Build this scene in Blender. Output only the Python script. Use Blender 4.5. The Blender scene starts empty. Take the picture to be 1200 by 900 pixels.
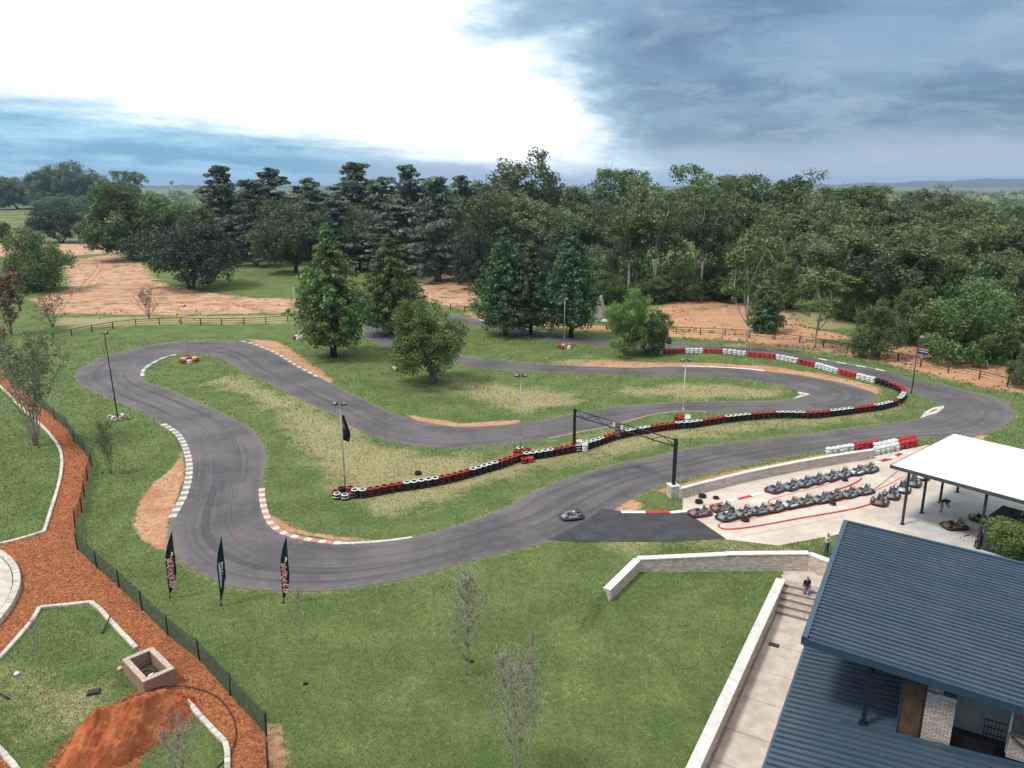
import bpy, bmesh, math, random
import numpy as np
from mathutils import Vector, Matrix
from mathutils.geometry import delaunay_2d_cdt
S = bpy.context.scene
COL = S.collection
R = math.radians
rng = np.random.default_rng(7)
random.seed(7)

# ------------------------------------------------------------------ camera, sky, sun, exposure
FPX, CAMH = 900.0, 26.0
TILT = math.atan((450 - 215) / FPX)
cd = bpy.data.cameras.new('camera'); cam = bpy.data.objects.new('camera', cd); COL.objects.link(cam)
cd.sensor_width = 36; cd.lens = 36 * FPX / 1200; cd.clip_start = 0.5; cd.clip_end = 20000
cam.location = (0, 0, CAMH); cam.rotation_euler = (math.pi / 2 - TILT, 0, 0)
S.camera = cam
S.view_settings.view_transform = 'Standard'; S.view_settings.look = 'None'
S.view_settings.gamma = 1; S.view_settings.use_curve_mapping = False
S.view_settings.exposure = 0.92
S.cycles.max_bounces = 6; S.cycles.diffuse_bounces = 3; S.cycles.glossy_bounces = 2
S.cycles.transmission_bounces = 3; S.cycles.transparent_max_bounces = 10; S.cycles.volume_bounces = 0
S.cycles.use_denoising = True
SUN_AZ, SUN_EL = -112.0, 60.0         # azimuth from the view direction (negative: left), height above the horizon

class NT:
    """small node-tree helper"""
    def __init__(s, tree): s.t = tree; s.n = tree.nodes; s.l = tree.links
    def put(s, sock, v):
        if hasattr(v, 'links'): s.l.new(v, sock)
        else: sock.default_value = v
    def new(s, t, **k):
        n = s.n.new(t)
        for a, b in k.items(): setattr(n, a, b)
        return n
    def m(s, op, a, b=0.0, c=0.0, clamp=False):
        n = s.new('ShaderNodeMath', operation=op, use_clamp=clamp)
        for i, v in enumerate((a, b, c)): s.put(n.inputs[i], v)
        return n.outputs[0]
    def vm(s, op, a, b=(0, 0, 0)):
        n = s.new('ShaderNodeVectorMath', operation=op)
        s.put(n.inputs[0], a); s.put(n.inputs[1], b)
        return n.outputs['Value'] if op in ('DOT_PRODUCT', 'LENGTH') else n.outputs[0]
    def mix(s, f, a, b, mode='MIX'):
        n = s.new('ShaderNodeMix', data_type='RGBA', blend_type=mode)
        s.put(n.inputs[0], f)
        for i, v in ((6, a), (7, b)):
            if not hasattr(v, 'links') and len(v) == 3: v = (*v, 1)
            s.put(n.inputs[i], v)
        return n.outputs[2]
    def noise(s, vec, scale, detail=4, rough=0.55, dist=0.0, out=0):
        n = s.new('ShaderNodeTexNoise'); s.put(n.inputs['Vector'], vec)
        n.inputs['Scale'].default_value = scale; n.inputs['Detail'].default_value = detail
        n.inputs['Roughness'].default_value = rough; n.inputs['Distortion'].default_value = dist
        return n.outputs[out]
    def ss(s, x, a, b):
        n = s.new('ShaderNodeMapRange', interpolation_type='SMOOTHSTEP')
        s.put(n.inputs[0], x); n.inputs[1].default_value = a; n.inputs[2].default_value = b
        return n.outputs[0]
    def comb(s, x, y, z):
        n = s.new('ShaderNodeCombineXYZ')
        for i, v in enumerate((x, y, z)): s.put(n.inputs[i], v)
        return n.outputs[0]
    def sep(s, v):
        n = s.new('ShaderNodeSeparateXYZ'); s.put(n.inputs[0], v); return n.outputs

def make_world():
    w = bpy.data.worlds.new('World'); S.world = w; w.use_nodes = True
    t = NT(w.node_tree)
    for n in list(t.n): t.n.remove(n)
    out = t.new('ShaderNodeOutputWorld'); bg = t.new('ShaderNodeBackground')
    sky = t.new('ShaderNodeTexSky', sky_type='NISHITA', sun_disc=False)
    sky.sun_elevation = R(SUN_EL); sky.sun_rotation = R(SUN_AZ); sky.air_density = 1.2; sky.dust_density = 1.5
    d = t.vm('NORMALIZE', t.new('ShaderNodeTexCoord').outputs['Generated'])
    x, y, z = t.sep(d)
    el = t.m('MULTIPLY', t.m('ARCSINE', z), 57.2958)
    az = t.m('MULTIPLY', t.m('ARCTAN2', x, y), 57.2958)
    # cloud deck seen in perspective: long flat streaks low down, bigger lumps overhead
    zz = t.m('ADD', t.m('MAXIMUM', z, 0.0), 0.17)
    p = t.comb(t.m('DIVIDE', x, zz), t.m('DIVIDE', y, zz), 0.0)
    n1 = t.noise(p, 1.1, 7, 0.60, 0.5)
    n2 = t.noise(t.vm('ADD', p, (13.1, 4.2, 2.0)), 3.2, 7, 0.62, 0.4)
    warp = t.m('MULTIPLY', t.m('SUBTRACT', t.noise(t.comb(t.m('MULTIPLY', az, 0.06), t.m('MULTIPLY', el, 0.16), 3.0), 1.0, 5, 0.62), 0.5), 24.0)
    warp2 = t.m('ADD', t.m('MULTIPLY', t.m('SUBTRACT', t.noise(t.comb(t.m('MULTIPLY', az, 0.05), t.m('MULTIPLY', t.m('ADD', el, t.m('MULTIPLY', az, 0.05)), 0.55), 9.0), 1.0, 6, 0.62, 0.3), 0.5), 22.0), t.m('MULTIPLY', t.m('SUBTRACT', t.noise(t.comb(t.m('MULTIPLY', az, 0.22), t.m('MULTIPLY', el, 0.7), 1.0), 1.0, 6, 0.65), 0.5), 12.0))
    # a wide thin spot in the deck around the hidden sun, open to the lower left, closed to the right by a slanting cloud edge
    a2 = t.m('ADD', az, warp)
    edge_r = t.m('ADD', t.m('MULTIPLY', el, -0.75), 10.2)             # azimuth of the slanting edge at this elevation
    right = t.ss(t.m('SUBTRACT', edge_r, a2), -5.0, 9.0)
    left = t.ss(t.m('ADD', a2, 95.0), 0.0, 45.0)
    lowb = t.ss(t.m('ADD', el, t.m('ADD', t.m('MULTIPLY', warp2, 0.16), t.m('MULTIPLY', az, 0.115))), -0.6, 3.4)
    hi = t.m('SUBTRACT', 1.0, t.ss(el, 40.0, 75.0))
    # above ~20 degrees the slanting edge stops leaning
    glow = t.m('MULTIPLY', t.m('MULTIPLY', right, left), t.m('MULTIPLY', lowb, hi), clamp=True)
    slate = t.mix(t.ss(n1, 0.33, 0.66), (0.075, 0.158, 0.268), (0.19, 0.295, 0.425))
    slate = t.mix(t.m('MULTIPLY', t.ss(n2, 0.45, 0.75), 0.5), slate, (0.36, 0.43, 0.52))
    pale = t.mix(t.m('SUBTRACT', 1.0, t.ss(t.m('ADD', el, t.m('MULTIPLY', warp, 0.12)), 0.2, 4.2)), slate, (0.36, 0.43, 0.54))
    # teal tint along the rim of the bright hole
    rim = t.m('MULTIPLY', t.m('MULTIPLY', glow, t.m('SUBTRACT', 1.0, glow)), 1.9, clamp=True)
    pale = t.mix(t.m('MULTIPLY', t.ss(t.m('MULTIPLY', az, -1.0), 2.0, 18.0), t.m('SUBTRACT', 1.0, t.ss(el, 5.0, 9.0))), pale, t.mix(t.ss(warp2, -3.0, 4.0), (0.12, 0.31, 0.50), (0.34, 0.58, 0.74)))
    c = t.mix(rim, pale, (0.34, 0.58, 0.72))
    white = t.mix(t.ss(n2, 0.35, 0.7), (1.05, 1.08, 1.10), (0.86, 0.93, 0.98))
    c = t.mix(t.ss(glow, 0.10, 0.85), c, white)
    # overcast sky is brighter overhead
    c = t.mix(t.ss(el, 14.0, 42.0), c, t.mix(n1, (0.70, 0.75, 0.81), (1.12, 1.14, 1.16)))
    c10 = t.vm('SCALE', c); t.n[-1].inputs['Scale'].default_value = 10.0
    clear = t.vm('SCALE', sky.outputs[0]); t.n[-1].inputs['Scale'].default_value = 1.0
    t.l.new(t.mix(0.88, clear, c10), bg.inputs[0]); bg.inputs[1].default_value = 0.075
    t.l.new(bg.outputs[0], out.inputs[0])
make_world()
sd = bpy.data.lights.new('sun', 'SUN'); sd.energy = 1.5; sd.angle = R(10); sd.color = (1.0, 0.95, 0.87)
sun = bpy.data.objects.new('sun', sd); COL.objects.link(sun)
_az, _el = R(SUN_AZ), R(SUN_EL)
sun.rotation_euler = Vector((math.sin(_az) * math.cos(_el), math.cos(_az) * math.cos(_el), math.sin(_el))).to_track_quat('Z', 'Y').to_euler()

# ------------------------------------------------------------------ materials
MATS = {}
def mat(name, col, rough=0.8, var=0.15, scale=3.0, bump=0.0, bscale=20.0, spec=0.3, metal=0.0, col2=None):
    """principled material with noisy colour and fine relief"""
    if name in MATS: return MATS[name]
    m = bpy.data.materials.new(name); m.use_nodes = True; t = NT(m.node_tree)
    b = t.n['Principled BSDF']
    pos = t.new('ShaderNodeNewGeometry').outputs['Position']
    n = t.noise(pos, scale, 5, 0.6)
    c2 = col2 or tuple(min(1, c * (1 + var)) for c in col); c1 = col if col2 else tuple(c * (1 - var) for c in col)
    t.l.new(t.mix(t.ss(n, 0.3, 0.7), c1, c2), b.inputs['Base Color'])
    b.inputs['Roughness'].default_value = rough; b.inputs['Metallic'].default_value = metal
    b.inputs['Specular IOR Level'].default_value = spec
    if bump:
        bn = t.new('ShaderNodeBump'); bn.inputs['Strength'].default_value = bump; bn.inputs['Distance'].default_value = 0.05
        t.l.new(t.noise(pos, bscale, 4, 0.6), bn.inputs['Height']); t.l.new(bn.outputs[0], b.inputs['Normal'])
    MATS[name] = m; return m

def brick_mat(name, c1, c2, mortar, bw=0.23, bh=0.085, msize=0.012):
    if name in MATS: return MATS[name]
    m = bpy.data.materials.new(name); m.use_nodes = True; t = NT(m.node_tree); b = t.n['Principled BSDF']
    g = t.new('ShaderNodeNewGeometry'); pos = g.outputs['Position']
    tan = t.vm('CROSS_PRODUCT', g.outputs['True Normal'], (0, 0, 1))
    u = t.vm('DOT_PRODUCT', pos, tan); _, _, z = t.sep(pos)
    br = t.new('ShaderNodeTexBrick'); t.put(br.inputs['Vector'], t.comb(u, z, 0))
    br.inputs['Scale'].default_value = 1; br.inputs['Brick Width'].default_value = bw; br.inputs['Row Height'].default_value = bh
    br.inputs['Mortar Size'].default_value = msize; br.inputs['Mortar Smooth'].default_value = 0.3; br.inputs['Bias'].default_value = 0
    br.inputs['Color1'].default_value = (*c1, 1); br.inputs['Color2'].default_value = (*c2, 1); br.inputs['Mortar'].default_value = (*mortar, 1)
    c = t.mix(t.m('MULTIPLY', t.ss(t.noise(pos, 1.3, 5, 0.65), 0.4, 0.8), 0.4), br.outputs['Color'], tuple(x * 0.75 for x in c2))
    c = t.mix(t.m('MULTIPLY', t.ss(t.noise(pos, 9.0, 3), 0.5, 0.75), 0.3), c, c1)
    t.l.new(c, b.inputs['Base Color']); b.inputs['Roughness'].default_value = 0.9
    bn = t.new('ShaderNodeBump'); bn.inputs['Strength'].default_value = 0.7; bn.inputs['Distance'].default_value = 0.02
    t.l.new(t.m('SUBTRACT', 1.0, br.outputs['Fac']), bn.inputs['Height']); t.l.new(bn.outputs[0], b.inputs['Normal'])
    MATS[name] = m; return m

def leaf_mat(name, dark, light, straw=None, trans=0.25):
    if name in MATS: return MATS[name]
    m = bpy.data.materials.new(name); m.use_nodes = True; t = NT(m.node_tree)
    for n in list(t.n):
        if n.type == 'BSDF_PRINCIPLED': t.n.remove(n)
    a = t.new('ShaderNodeAttribute', attribute_name='tint').outputs['Fac']
    oi = t.new('ShaderNodeObjectInfo').outputs['Random']
    c = t.mix(a, dark, light)
    if straw: c = t.mix(t.ss(a, 0.9, 1.0), c, straw)
    hs = t.new('ShaderNodeHueSaturation'); t.put(hs.inputs['Color'], c)
    t.put(hs.inputs['Hue'], t.m('ADD', 0.496, t.m('MULTIPLY', oi, 0.016)))
    t.put(hs.inputs['Value'], t.m('ADD', 0.82, t.m('MULTIPLY', oi, 0.5)))
    d = t.new('ShaderNodeBsdfDiffuse'); t.l.new(hs.outputs[0], d.inputs[0])
    tr = t.new('ShaderNodeBsdfTranslucent'); t.l.new(hs.outputs[0], tr.inputs[0])
    g = t.new('ShaderNodeBsdfGlossy'); g.inputs['Roughness'].default_value = 0.55; g.inputs['Color'].default_value = (0.9, 1, 0.9, 1)
    mx = t.new('ShaderNodeMixShader'); mx.inputs[0].default_value = trans
    t.l.new(d.outputs[0], mx.inputs[1]); t.l.new(tr.outputs[0], mx.inputs[2])
    m2 = t.new('ShaderNodeMixShader'); m2.inputs[0].default_value = 0.035
    t.l.new(mx.outputs[0], m2.inputs[1]); t.l.new(g.outputs[0], m2.inputs[2])
    t.l.new(m2.outputs[0], t.n['Material Output'].inputs[0])
    MATS[name] = m; return m

# ------------------------------------------------------------------ helpers: pixels of the survey photo -> metres on the ground
AZB = R(29.7)                                       # heading of the pavilion grid
LX = np.array([math.cos(AZB), -math.sin(AZB)]); LY = np.array([math.sin(AZB), math.cos(AZB)])
def W(lx, ly): return (lx * LX[0] + ly * LY[0], lx * LX[1] + ly * LY[1])
def ray(px, py, z=0.0):
    x = (px - 600) / FPX; y = (450 - py) / FPX
    d = (x, math.cos(TILT) + y * math.sin(TILT), -math.sin(TILT) + y * math.cos(TILT))
    k = (z - CAMH) / d[2]
    return d[0] * k, d[1] * k
def sstep(a, b, x):
    k = np.clip((x - a) / (b - a), 0, 1); return k * k * (3 - 2 * k)
def loc(px, py, z=0):
    p = np.array(ray(px, py, z)); return float(p @ LX), float(p @ LY)
WALLPX = [(711, 694, -.1), (747, 657, 0), (850, 652, 0), (948, 651, 0), (974, 661, 0)]
WALLL = [loc(*p) for p in WALLPX]                   # retaining wall in pavilion coordinates
WALLL[-1] = (max(WALLL[-1][0], WALLL[-2][0] + 1.2), WALLL[-1][1])
WALLL.append((14.0, WALLL[-1][1] - 0.8))
_wx = np.array([p[0] for p in WALLL]); _wy = np.array([p[1] for p in WALLL])
PW = -7.7                                           # centre line of the wall beside the path
def height(x, y):
    x = np.asarray(x, float); y = np.asarray(y, float)
    lx = x * LX[0] + y * LX[1]; ly = x * LY[0] + y * LY[1]
    yw = np.interp(lx, _wx, _wy)
    lawn = -1.05 * sstep(-27.0, -11.0, lx)
    soft = 1 - sstep(-6.0, 1.0, ly - yw)            # grassy bank left of the wall's end
    hard = (ly < yw + 0.12).astype(float)
    z = lawn * np.where(lx < _wx[0], soft, hard)
    low = (lx > PW) & (ly < yw + 0.12) & (lx < 14)
    z = np.where(low, np.where(ly < 51.6, -2.35, -1.35), z)
    far = np.hypot(x, y)                            # rolling country beyond the trees
    z = z + sstep(260, 900, far) * (3.0 * np.sin(x / 310.0 + 1.0) * np.cos(y / 420.0) - 2.0)
    return z
def G(px, py, dz=0.0):
    z = 0.0
    for _ in range(12): x, y = ray(px, py, z); z = 0.5 * z + 0.5 * float(height(x, y))
    return Vector((x, y, float(height(x, y)) + dz))
def rise(px, py_base, py_top):
    """height of an upright thing standing at (px, py_base) whose top shows at py_top"""
    b = G(px, py_base); dist = b.y
    lo, hi = 0.0, 80.0
    for _ in range(40):
        h = (lo + hi) / 2; v = (b.y, b.z + h - CAMH)
        dd = v[0] * math.cos(TILT) - v[1] * math.sin(TILT); uu = v[0] * math.sin(TILT) + v[1] * math.cos(TILT)
        if 450 - FPX * uu / dd > py_top: lo = h
        else: hi = h
    return h
def mpp(p):
    """metres that one photo pixel spans at point p"""
    return (p.y * math.cos(TILT) - (p.z - CAMH) * math.sin(TILT)) / FPX

# ------------------------------------------------------------------ helpers: meshes and objects
class MB:
    def __init__(s): s.v = []; s.f = []; s.mi = []; s.sm = []
    def add(s, vs, fs, mi=0, smooth=False):
        o = len(s.v); s.v += [tuple(v) for v in vs]
        for f in fs: s.f.append(tuple(i + o for i in f)); s.mi.append(mi); s.sm.append(smooth)
        return s
    def box(s, c, size, rz=0.0, mi=0, M=None, taper=1.0, bev=0.0):
        hx, hy, hz = size[0] / 2, size[1] / 2, size[2] / 2
        m = M or (Matrix.Translation(c) @ Matrix.Rotation(rz, 4, 'Z'))
        if bev:
            b = bev; vs = []
            for z, k in ((-hz, b), (-hz + b, 0), (hz - b, 0), (hz, b)):
                for sx, sy in ((-1, -1), (1, -1), (1, 1), (-1, 1)):
                    vs.append((sx * (hx - k), sy * (hy - k), z))
            fs = [(3, 2, 1, 0), (12, 13, 14, 15)]
            for r in range(3):
                for i in range(4): j = (i + 1) % 4; fs.append((r * 4 + i, r * 4 + j, r * 4 + 4 + j, r * 4 + 4 + i))
        else:
            vs = [(-hx, -hy, -hz), (hx, -hy, -hz), (hx, hy, -hz), (-hx, hy, -hz)]
            vs += [(x * taper, y * taper, hz) for x, y, _ in vs]
            fs = [(3, 2, 1, 0), (4, 5, 6, 7), (0, 1, 5, 4), (1, 2, 6, 5), (2, 3, 7, 6), (3, 0, 4, 7)]
        return s.add([m @ Vector(v) for v in vs], fs, mi)
    def tube(s, pts, rad, n=6, mi=0, closed=False, caps=True, smooth=True):
        pts = [Vector(p) for p in pts]; N = len(pts)
        rad = [float(r) for r in rad] if hasattr(rad, '__len__') else [float(rad)] * N
        vs = []; up = Vector((0.13, 0.27, 1))
        for i, p in enumerate(pts):
            a = pts[(i - 1) % N] if (closed or i) else p; b = pts[(i + 1) % N] if (closed or i < N - 1) else p
            d = (b - a).normalized() if (b - a).length > 1e-9 else Vector((0, 0, 1))
            u = d.cross(up if abs(d.dot(up.normalized())) < 0.97 else Vector((1, 0, 0))).normalized(); w = d.cross(u)
            for k in range(n):
                t = 2 * math.pi * k / n; vs.append(p + rad[i] * (u * math.cos(t) + w * math.sin(t)))
        fs = []
        for i in range(N if closed else N - 1):
            for k in range(n):
                k2 = (k + 1) % n; j = (i + 1) % N
                fs.append((i * n + k, i * n + k2, j * n + k2, j * n + k))
        if caps and not closed: fs += [tuple(range(n))[::-1], tuple((N - 1) * n + k for k in range(n))]
        return s.add(vs, fs, mi, smooth)
    def lathe(s, prof, n=12, M=None, mi=0, closed=False, smooth=True, mis=None):
        m = M or Matrix.Identity(4); vs = []
        for r, z in prof:
            for k in range(n): t = 2 * math.pi * k / n; vs.append(m @ Vector((r * math.cos(t), r * math.sin(t), z)))
        L = len(prof)
        for i in range(L if closed else L - 1):
            j = (i + 1) % L; o = len(s.v) if i == 0 else None
            fs = [(i * n + k, i * n + (k + 1) % n, j * n + (k + 1) % n, j * n + k) for k in range(n)]
            if i == 0: base = len(s.v); s.v += [tuple(v) for v in vs]
            for f in fs: s.f.append(tuple(q + base for q in f)); s.mi.append(mis[i] if mis else mi); s.sm.append(smooth)
        return s
    def prism(s, poly, z0, z1, mi=0, mside=None, zf=None):
        n = len(poly)
        vs = [(x, y, z0) for x, y in poly] + [(x, y, z1) for x, y in poly]
        o = len(s.v); s.v += vs
        from mathutils.geometry import tessellate_polygon
        tris = tessellate_polygon([[Vector((x, y, 0)) for x, y in poly]])
        for a, b, c in tris:
            A, B, C = poly[a], poly[b], poly[c]
            if (B[0] - A[0]) * (C[1] - A[1]) - (B[1] - A[1]) * (C[0] - A[0]) < 0: b, c = c, b
            s.f += [(o + n + a, o + n + b, o + n + c), (o + c, o + b, o + a)]; s.mi += [mi, mi]; s.sm += [False, False]
        area = sum(poly[i][0] * poly[(i + 1) % n][1] - poly[(i + 1) % n][0] * poly[i][1] for i in range(n))
        for i in range(n):
            j = (i + 1) % n; f = (o + i, o + j, o + n + j, o + n + i)
            s.f.append(f if area > 0 else f[::-1]); s.mi.append(mi if mside is None else mside); s.sm.append(False)
        return s
    def mesh(s, name, mats):
        me = bpy.data.meshes.new(name); me.from_pydata(s.v, [], s.f)
        for m in (mats if isinstance(mats, (list, tuple)) else [mats]): me.materials.append(m)
        me.polygons.foreach_set('material_index', s.mi); me.polygons.foreach_set('use_smooth', s.sm); me.update()
        return me
    def build(s, name, mats, parent=None): return put(name, s.mesh(name, mats), parent)

def put(name, me, parent=None, loc=None, rot=None, scale=None):
    o = bpy.data.objects.new(name, me); COL.objects.link(o)
    if parent: o.parent = parent
    if loc is not None: o.location = loc
    if rot is not None: o.rotation_euler = rot
    if scale is not None: o.scale = scale
    return o
def tag(o, label=None, cat=None, group=None, kind=None):
    for k, v in (('label', label), ('category', cat), ('group', group), ('kind', kind)):
        if v: o[k] = v
    return o
def thing(name, label, cat, loc=(0, 0, 0), rz=0.0, group=None):
    o = put(name, None, None, loc, (0, 0, rz)); o.empty_display_size = 0.3
    return tag(o, label, cat, group)
def copy_tree(o, parent=None):
    c = o.copy(); COL.objects.link(c); c.parent = parent
    for ch in o.children: copy_tree(ch, c)
    return c
def np_mesh(name, V, Fc, mats, smooth=False):
    me = bpy.data.meshes.new(name); V = np.asarray(V, np.float32); Fc = np.asarray(Fc, np.int32); k = Fc.shape[1]
    me.vertices.add(len(V)); me.vertices.foreach_set('co', V.ravel())
    me.loops.add(Fc.size); me.loops.foreach_set('vertex_index', Fc.ravel())
    me.polygons.add(len(Fc)); me.polygons.foreach_set('loop_start', np.arange(0, Fc.size, k, dtype=np.int32))
    me.polygons.foreach_set('use_smooth', np.full(len(Fc), smooth))
    for m in (mats if isinstance(mats, (list, tuple)) else [mats]): me.materials.append(m)
    me.update(); me.validate(); return me
def attr(me, name, vals, dom='POINT'):
    a = me.attributes.new(name, 'FLOAT', dom); a.data.foreach_set('value', np.asarray(vals, np.float32))

def pip(P, poly):
    x, y = P[:, 0], P[:, 1]; c = np.zeros(len(P), bool); n = len(poly)
    for i in range(n):
        x1, y1 = poly[i]; x2, y2 = poly[(i + 1) % n]
        if y1 == y2: continue
        c ^= ((y1 > y) != (y2 > y)) & (x < (x2 - x1) * (y - y1) / (y2 - y1) + x1)
    return c
def dist_poly(P, poly, closed=True):
    d = np.full(len(P), 1e9); n = len(poly)
    for i in range(n if closed else n - 1):
        a = np.array(poly[i]); b = np.array(poly[(i + 1) % n]); ab = b - a
        k = np.clip(((P - a) @ ab) / max(ab @ ab, 1e-9), 0, 1)
        d = np.minimum(d, np.hypot(P[:, 0] - a[0] - k * ab[0], P[:, 1] - a[1] - k * ab[1]))
    return d
def spline(pts, step=1.0, closed=False):
    """Catmull-Rom through 2-D points, resampled at about `step` metres"""
    P = [np.array(p[:2], float) for p in pts]; n = len(P); out = []
    for i in range(n if closed else n - 1):
        g = (lambda k: P[k % n]) if closed else (lambda k: P[min(max(k, 0), n - 1)])
        p0, p1, p2, p3 = g(i - 1), g(i), g(i + 1), g(i + 2)
        L = np.linalg.norm(p2 - p1); m = max(2, int(L / step) + 1)
        d01, d12, d23 = (max(np.linalg.norm(a - b), 1e-4) ** 0.5 for a, b in ((p0, p1), (p1, p2), (p2, p3)))
        t1 = (p1 - p0) / d01 - (p2 - p0) / (d01 + d12) + (p2 - p1) / d12 if np.linalg.norm(p1 - p0) > 1e-6 else (p2 - p1) / d12
        t2 = (p2 - p1) / d12 - (p3 - p1) / (d12 + d23) + (p3 - p2) / d23 if np.linalg.norm(p3 - p2) > 1e-6 else (p2 - p1) / d12
        t1 = t1 * d12; t2 = t2 * d12
        for k in range(m):
            s = k / m; out.append(p1 * (2*s**3 - 3*s**2 + 1) + t1 * (s**3 - 2*s**2 + s) + p2 * (-2*s**3 + 3*s**2) + t2 * (s**3 - s**2))
    if not closed: out.append(P[-1])
    return [tuple(p) for p in out]
def resample(pts, step):
    """points at equal spacing along a polyline, with headings"""
    P = np.array([p[:2] for p in pts], float); seg = np.hypot(*np.diff(P, axis=0).T); cum = np.r_[0, np.cumsum(seg)]
    n = max(1, int(round(cum[-1] / step))); s = (np.arange(n) + 0.5) * cum[-1] / n
    out = []
    for q in s:
        x = np.interp(q, cum, P[:, 0]); y = np.interp(q, cum, P[:, 1])
        a, b = max(q - 0.2, 0), min(q + 0.2, cum[-1])
        h = math.atan2(np.interp(b, cum, P[:, 1]) - np.interp(a, cum, P[:, 1]), np.interp(b, cum, P[:, 0]) - np.interp(a, cum, P[:, 0]))
        out.append((x, y, h))
    return out, cum[-1] / n
def px_poly(pts): return [tuple(G(*p)[:2]) for p in pts]
def strip(name, pts, width, z, m, parent=None, thick=0.0, side=0.0):
    """flat band along a polyline; optional thickness; side shifts it sideways"""
    P = np.array([p[:2] for p in pts], float); T = np.gradient(P, axis=0); T /= np.linalg.norm(T, axis=1)[:, None] + 1e-9
    N = np.c_[-T[:, 1], T[:, 0]]; A = P + N * (side + width / 2); B = P + N * (side - width / 2)
    b = MB(); n = len(P)
    vs = [(*A[i], z + float(height(*A[i]))) for i in range(n)] + [(*B[i], z + float(height(*B[i]))) for i in range(n)]
    if thick:
        vs += [(x, y, q - thick) for x, y, q in vs]
        fs = [(i, n + i, n + i + 1, i + 1) for i in range(n - 1)]
        fs += [(2*n + i, i, i + 1, 2*n + i + 1) for i in range(n - 1)] + [(3*n + i + 1, n + i + 1, n + i, 3*n + i) for i in range(n - 1)]
        fs += [(0, 2*n, 3*n, n), (n - 1, 2*n - 1, 4*n - 1, 3*n - 1)]
    else: fs = [(i, n + i, n + i + 1, i + 1) for i in range(n - 1)]
    b.add(vs, fs); return b.build(name, m, parent)

# ------------------------------------------------------------------ SETTING: outlines surveyed from the photo
O_PX = [(199,640),(213,659),(235,673),(257,683),(281,689),(312,692),(345,693.5),(400,691.5),(440,685),(483,677),(533,663),(575,652),(617,642),(660,631),(706,606),(739,585),
        (768,571),(794,563.5),(823,557),(860,548),(883,543),(920,535),(960,529),(1000,523),(1060,515),(1110,513),(1150,509),(1178,499),(1189,486),(1183,475),(1165,465),(1134,458),
        (1103,450.7),(1072,445),(1037,435),(967,422),(900,409.5),(840,405),(770,401),(720,399),(680,395.5),(633,388),(600,382.5),(557,374),(505,364),(466,364),(438,374),(426,388),(432,398),(450,406),
        (480,415),(533,426.5),(567,432),(633,436),(717,439),(813,441),(868,444),(905,450),(932,456),(946,462.5),(927,468.5),(850,470.5),(800,471.5),(740,475),(717,477.5),(683,483),
        (640,491),(600,497),(560,500),(533,500),(500,495),(467,487),(433,472),(400,456),(350,430),(317,411),(283,400),(260,399),(220,399),(167,406),(127,417),(100,428),(88,440),(93,450),
        (110,460),(133,470),(167,483),(187,495),(207,508),(218,527),(222,547),(220,567),(213,587),(202,607),(197,625)]
I_PX = [(307,573),(310,597),(320,617),(337,627),(363,633),(400,637),(443,635),(483,630),(527,618),(553,610),(597,593),(617,580),(667,560),(733,541.7),(783,532),(800,527),(867,518),
        (950,508),(1033,497),(1077,491),(1100,483),(1105,477.5),(1099,472),(1067,460),(1047,450),(1020,441),(970,429),(900,418),(840,412.5),(780,410),(720,406),(680,403),(640,398),(600,391),(557,381.5),
        (510,372.5),(478,373),(460,380),(456,389),(468,397),(500,408),(550,418),(583,422),(633,426.5),(700,430),(740,431),(800,429.5),(868,432),(905,436),(942,440.5),(993,450.5),(1023,460),
        (1030,466),(1019,473),(1002,478),(920,482),(850,483.5),(800,482.6),(767,486),(740,493),(717,500),(673,508),(633,516),(583,522),(533,525),(483,522),(433,510),(400,491),(350,467),
        (310,447),(283,435),(267,424),(247,416.5),(220,414.5),(200,417),(177,427),(167,437),(173,447),(200,458),(233,472),(267,487),(293,503),(309,523),(311,545)]
OUT = spline(px_poly(O_PX), 1.2, True); INN = spline(px_poly(I_PX), 1.2, True)
LAWN_A = [(-60,415),(0,453),(11,464),(27.5,480.5),(45,496),(58.7,510),(70,527),(72.6,538),(72,552),(68.7,570),(62.3,591),(52,624),(27.5,631.5),(7,637),(-60,655)]
LAWN_B = [(-80,800),(0,772),(20,750),(37,730),(47,713),(80,710),(107,707),(117,715),(140,740),(163,763),(200,812),(222,826),(250,857),(264,871),(267,885),(267,945),(40,945),(18,900),(0,880),(-60,850)]
FENCE = [(41,470),(52,480),(64.5,491.5),(78,502.5),(87,518),(99,530),(107.5,546.5),(103,563),(99,582),(96,601),(88,618),(91,644),(114,666),(140,689),(167,715),(197,745),(234,774),(270,815),(312,862),(314,899),(322,945)]
MULCH = [(-60,395),(0,432),(20,455)] + FENCE + [(60,960),(-80,900),(-90,600)]
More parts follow.
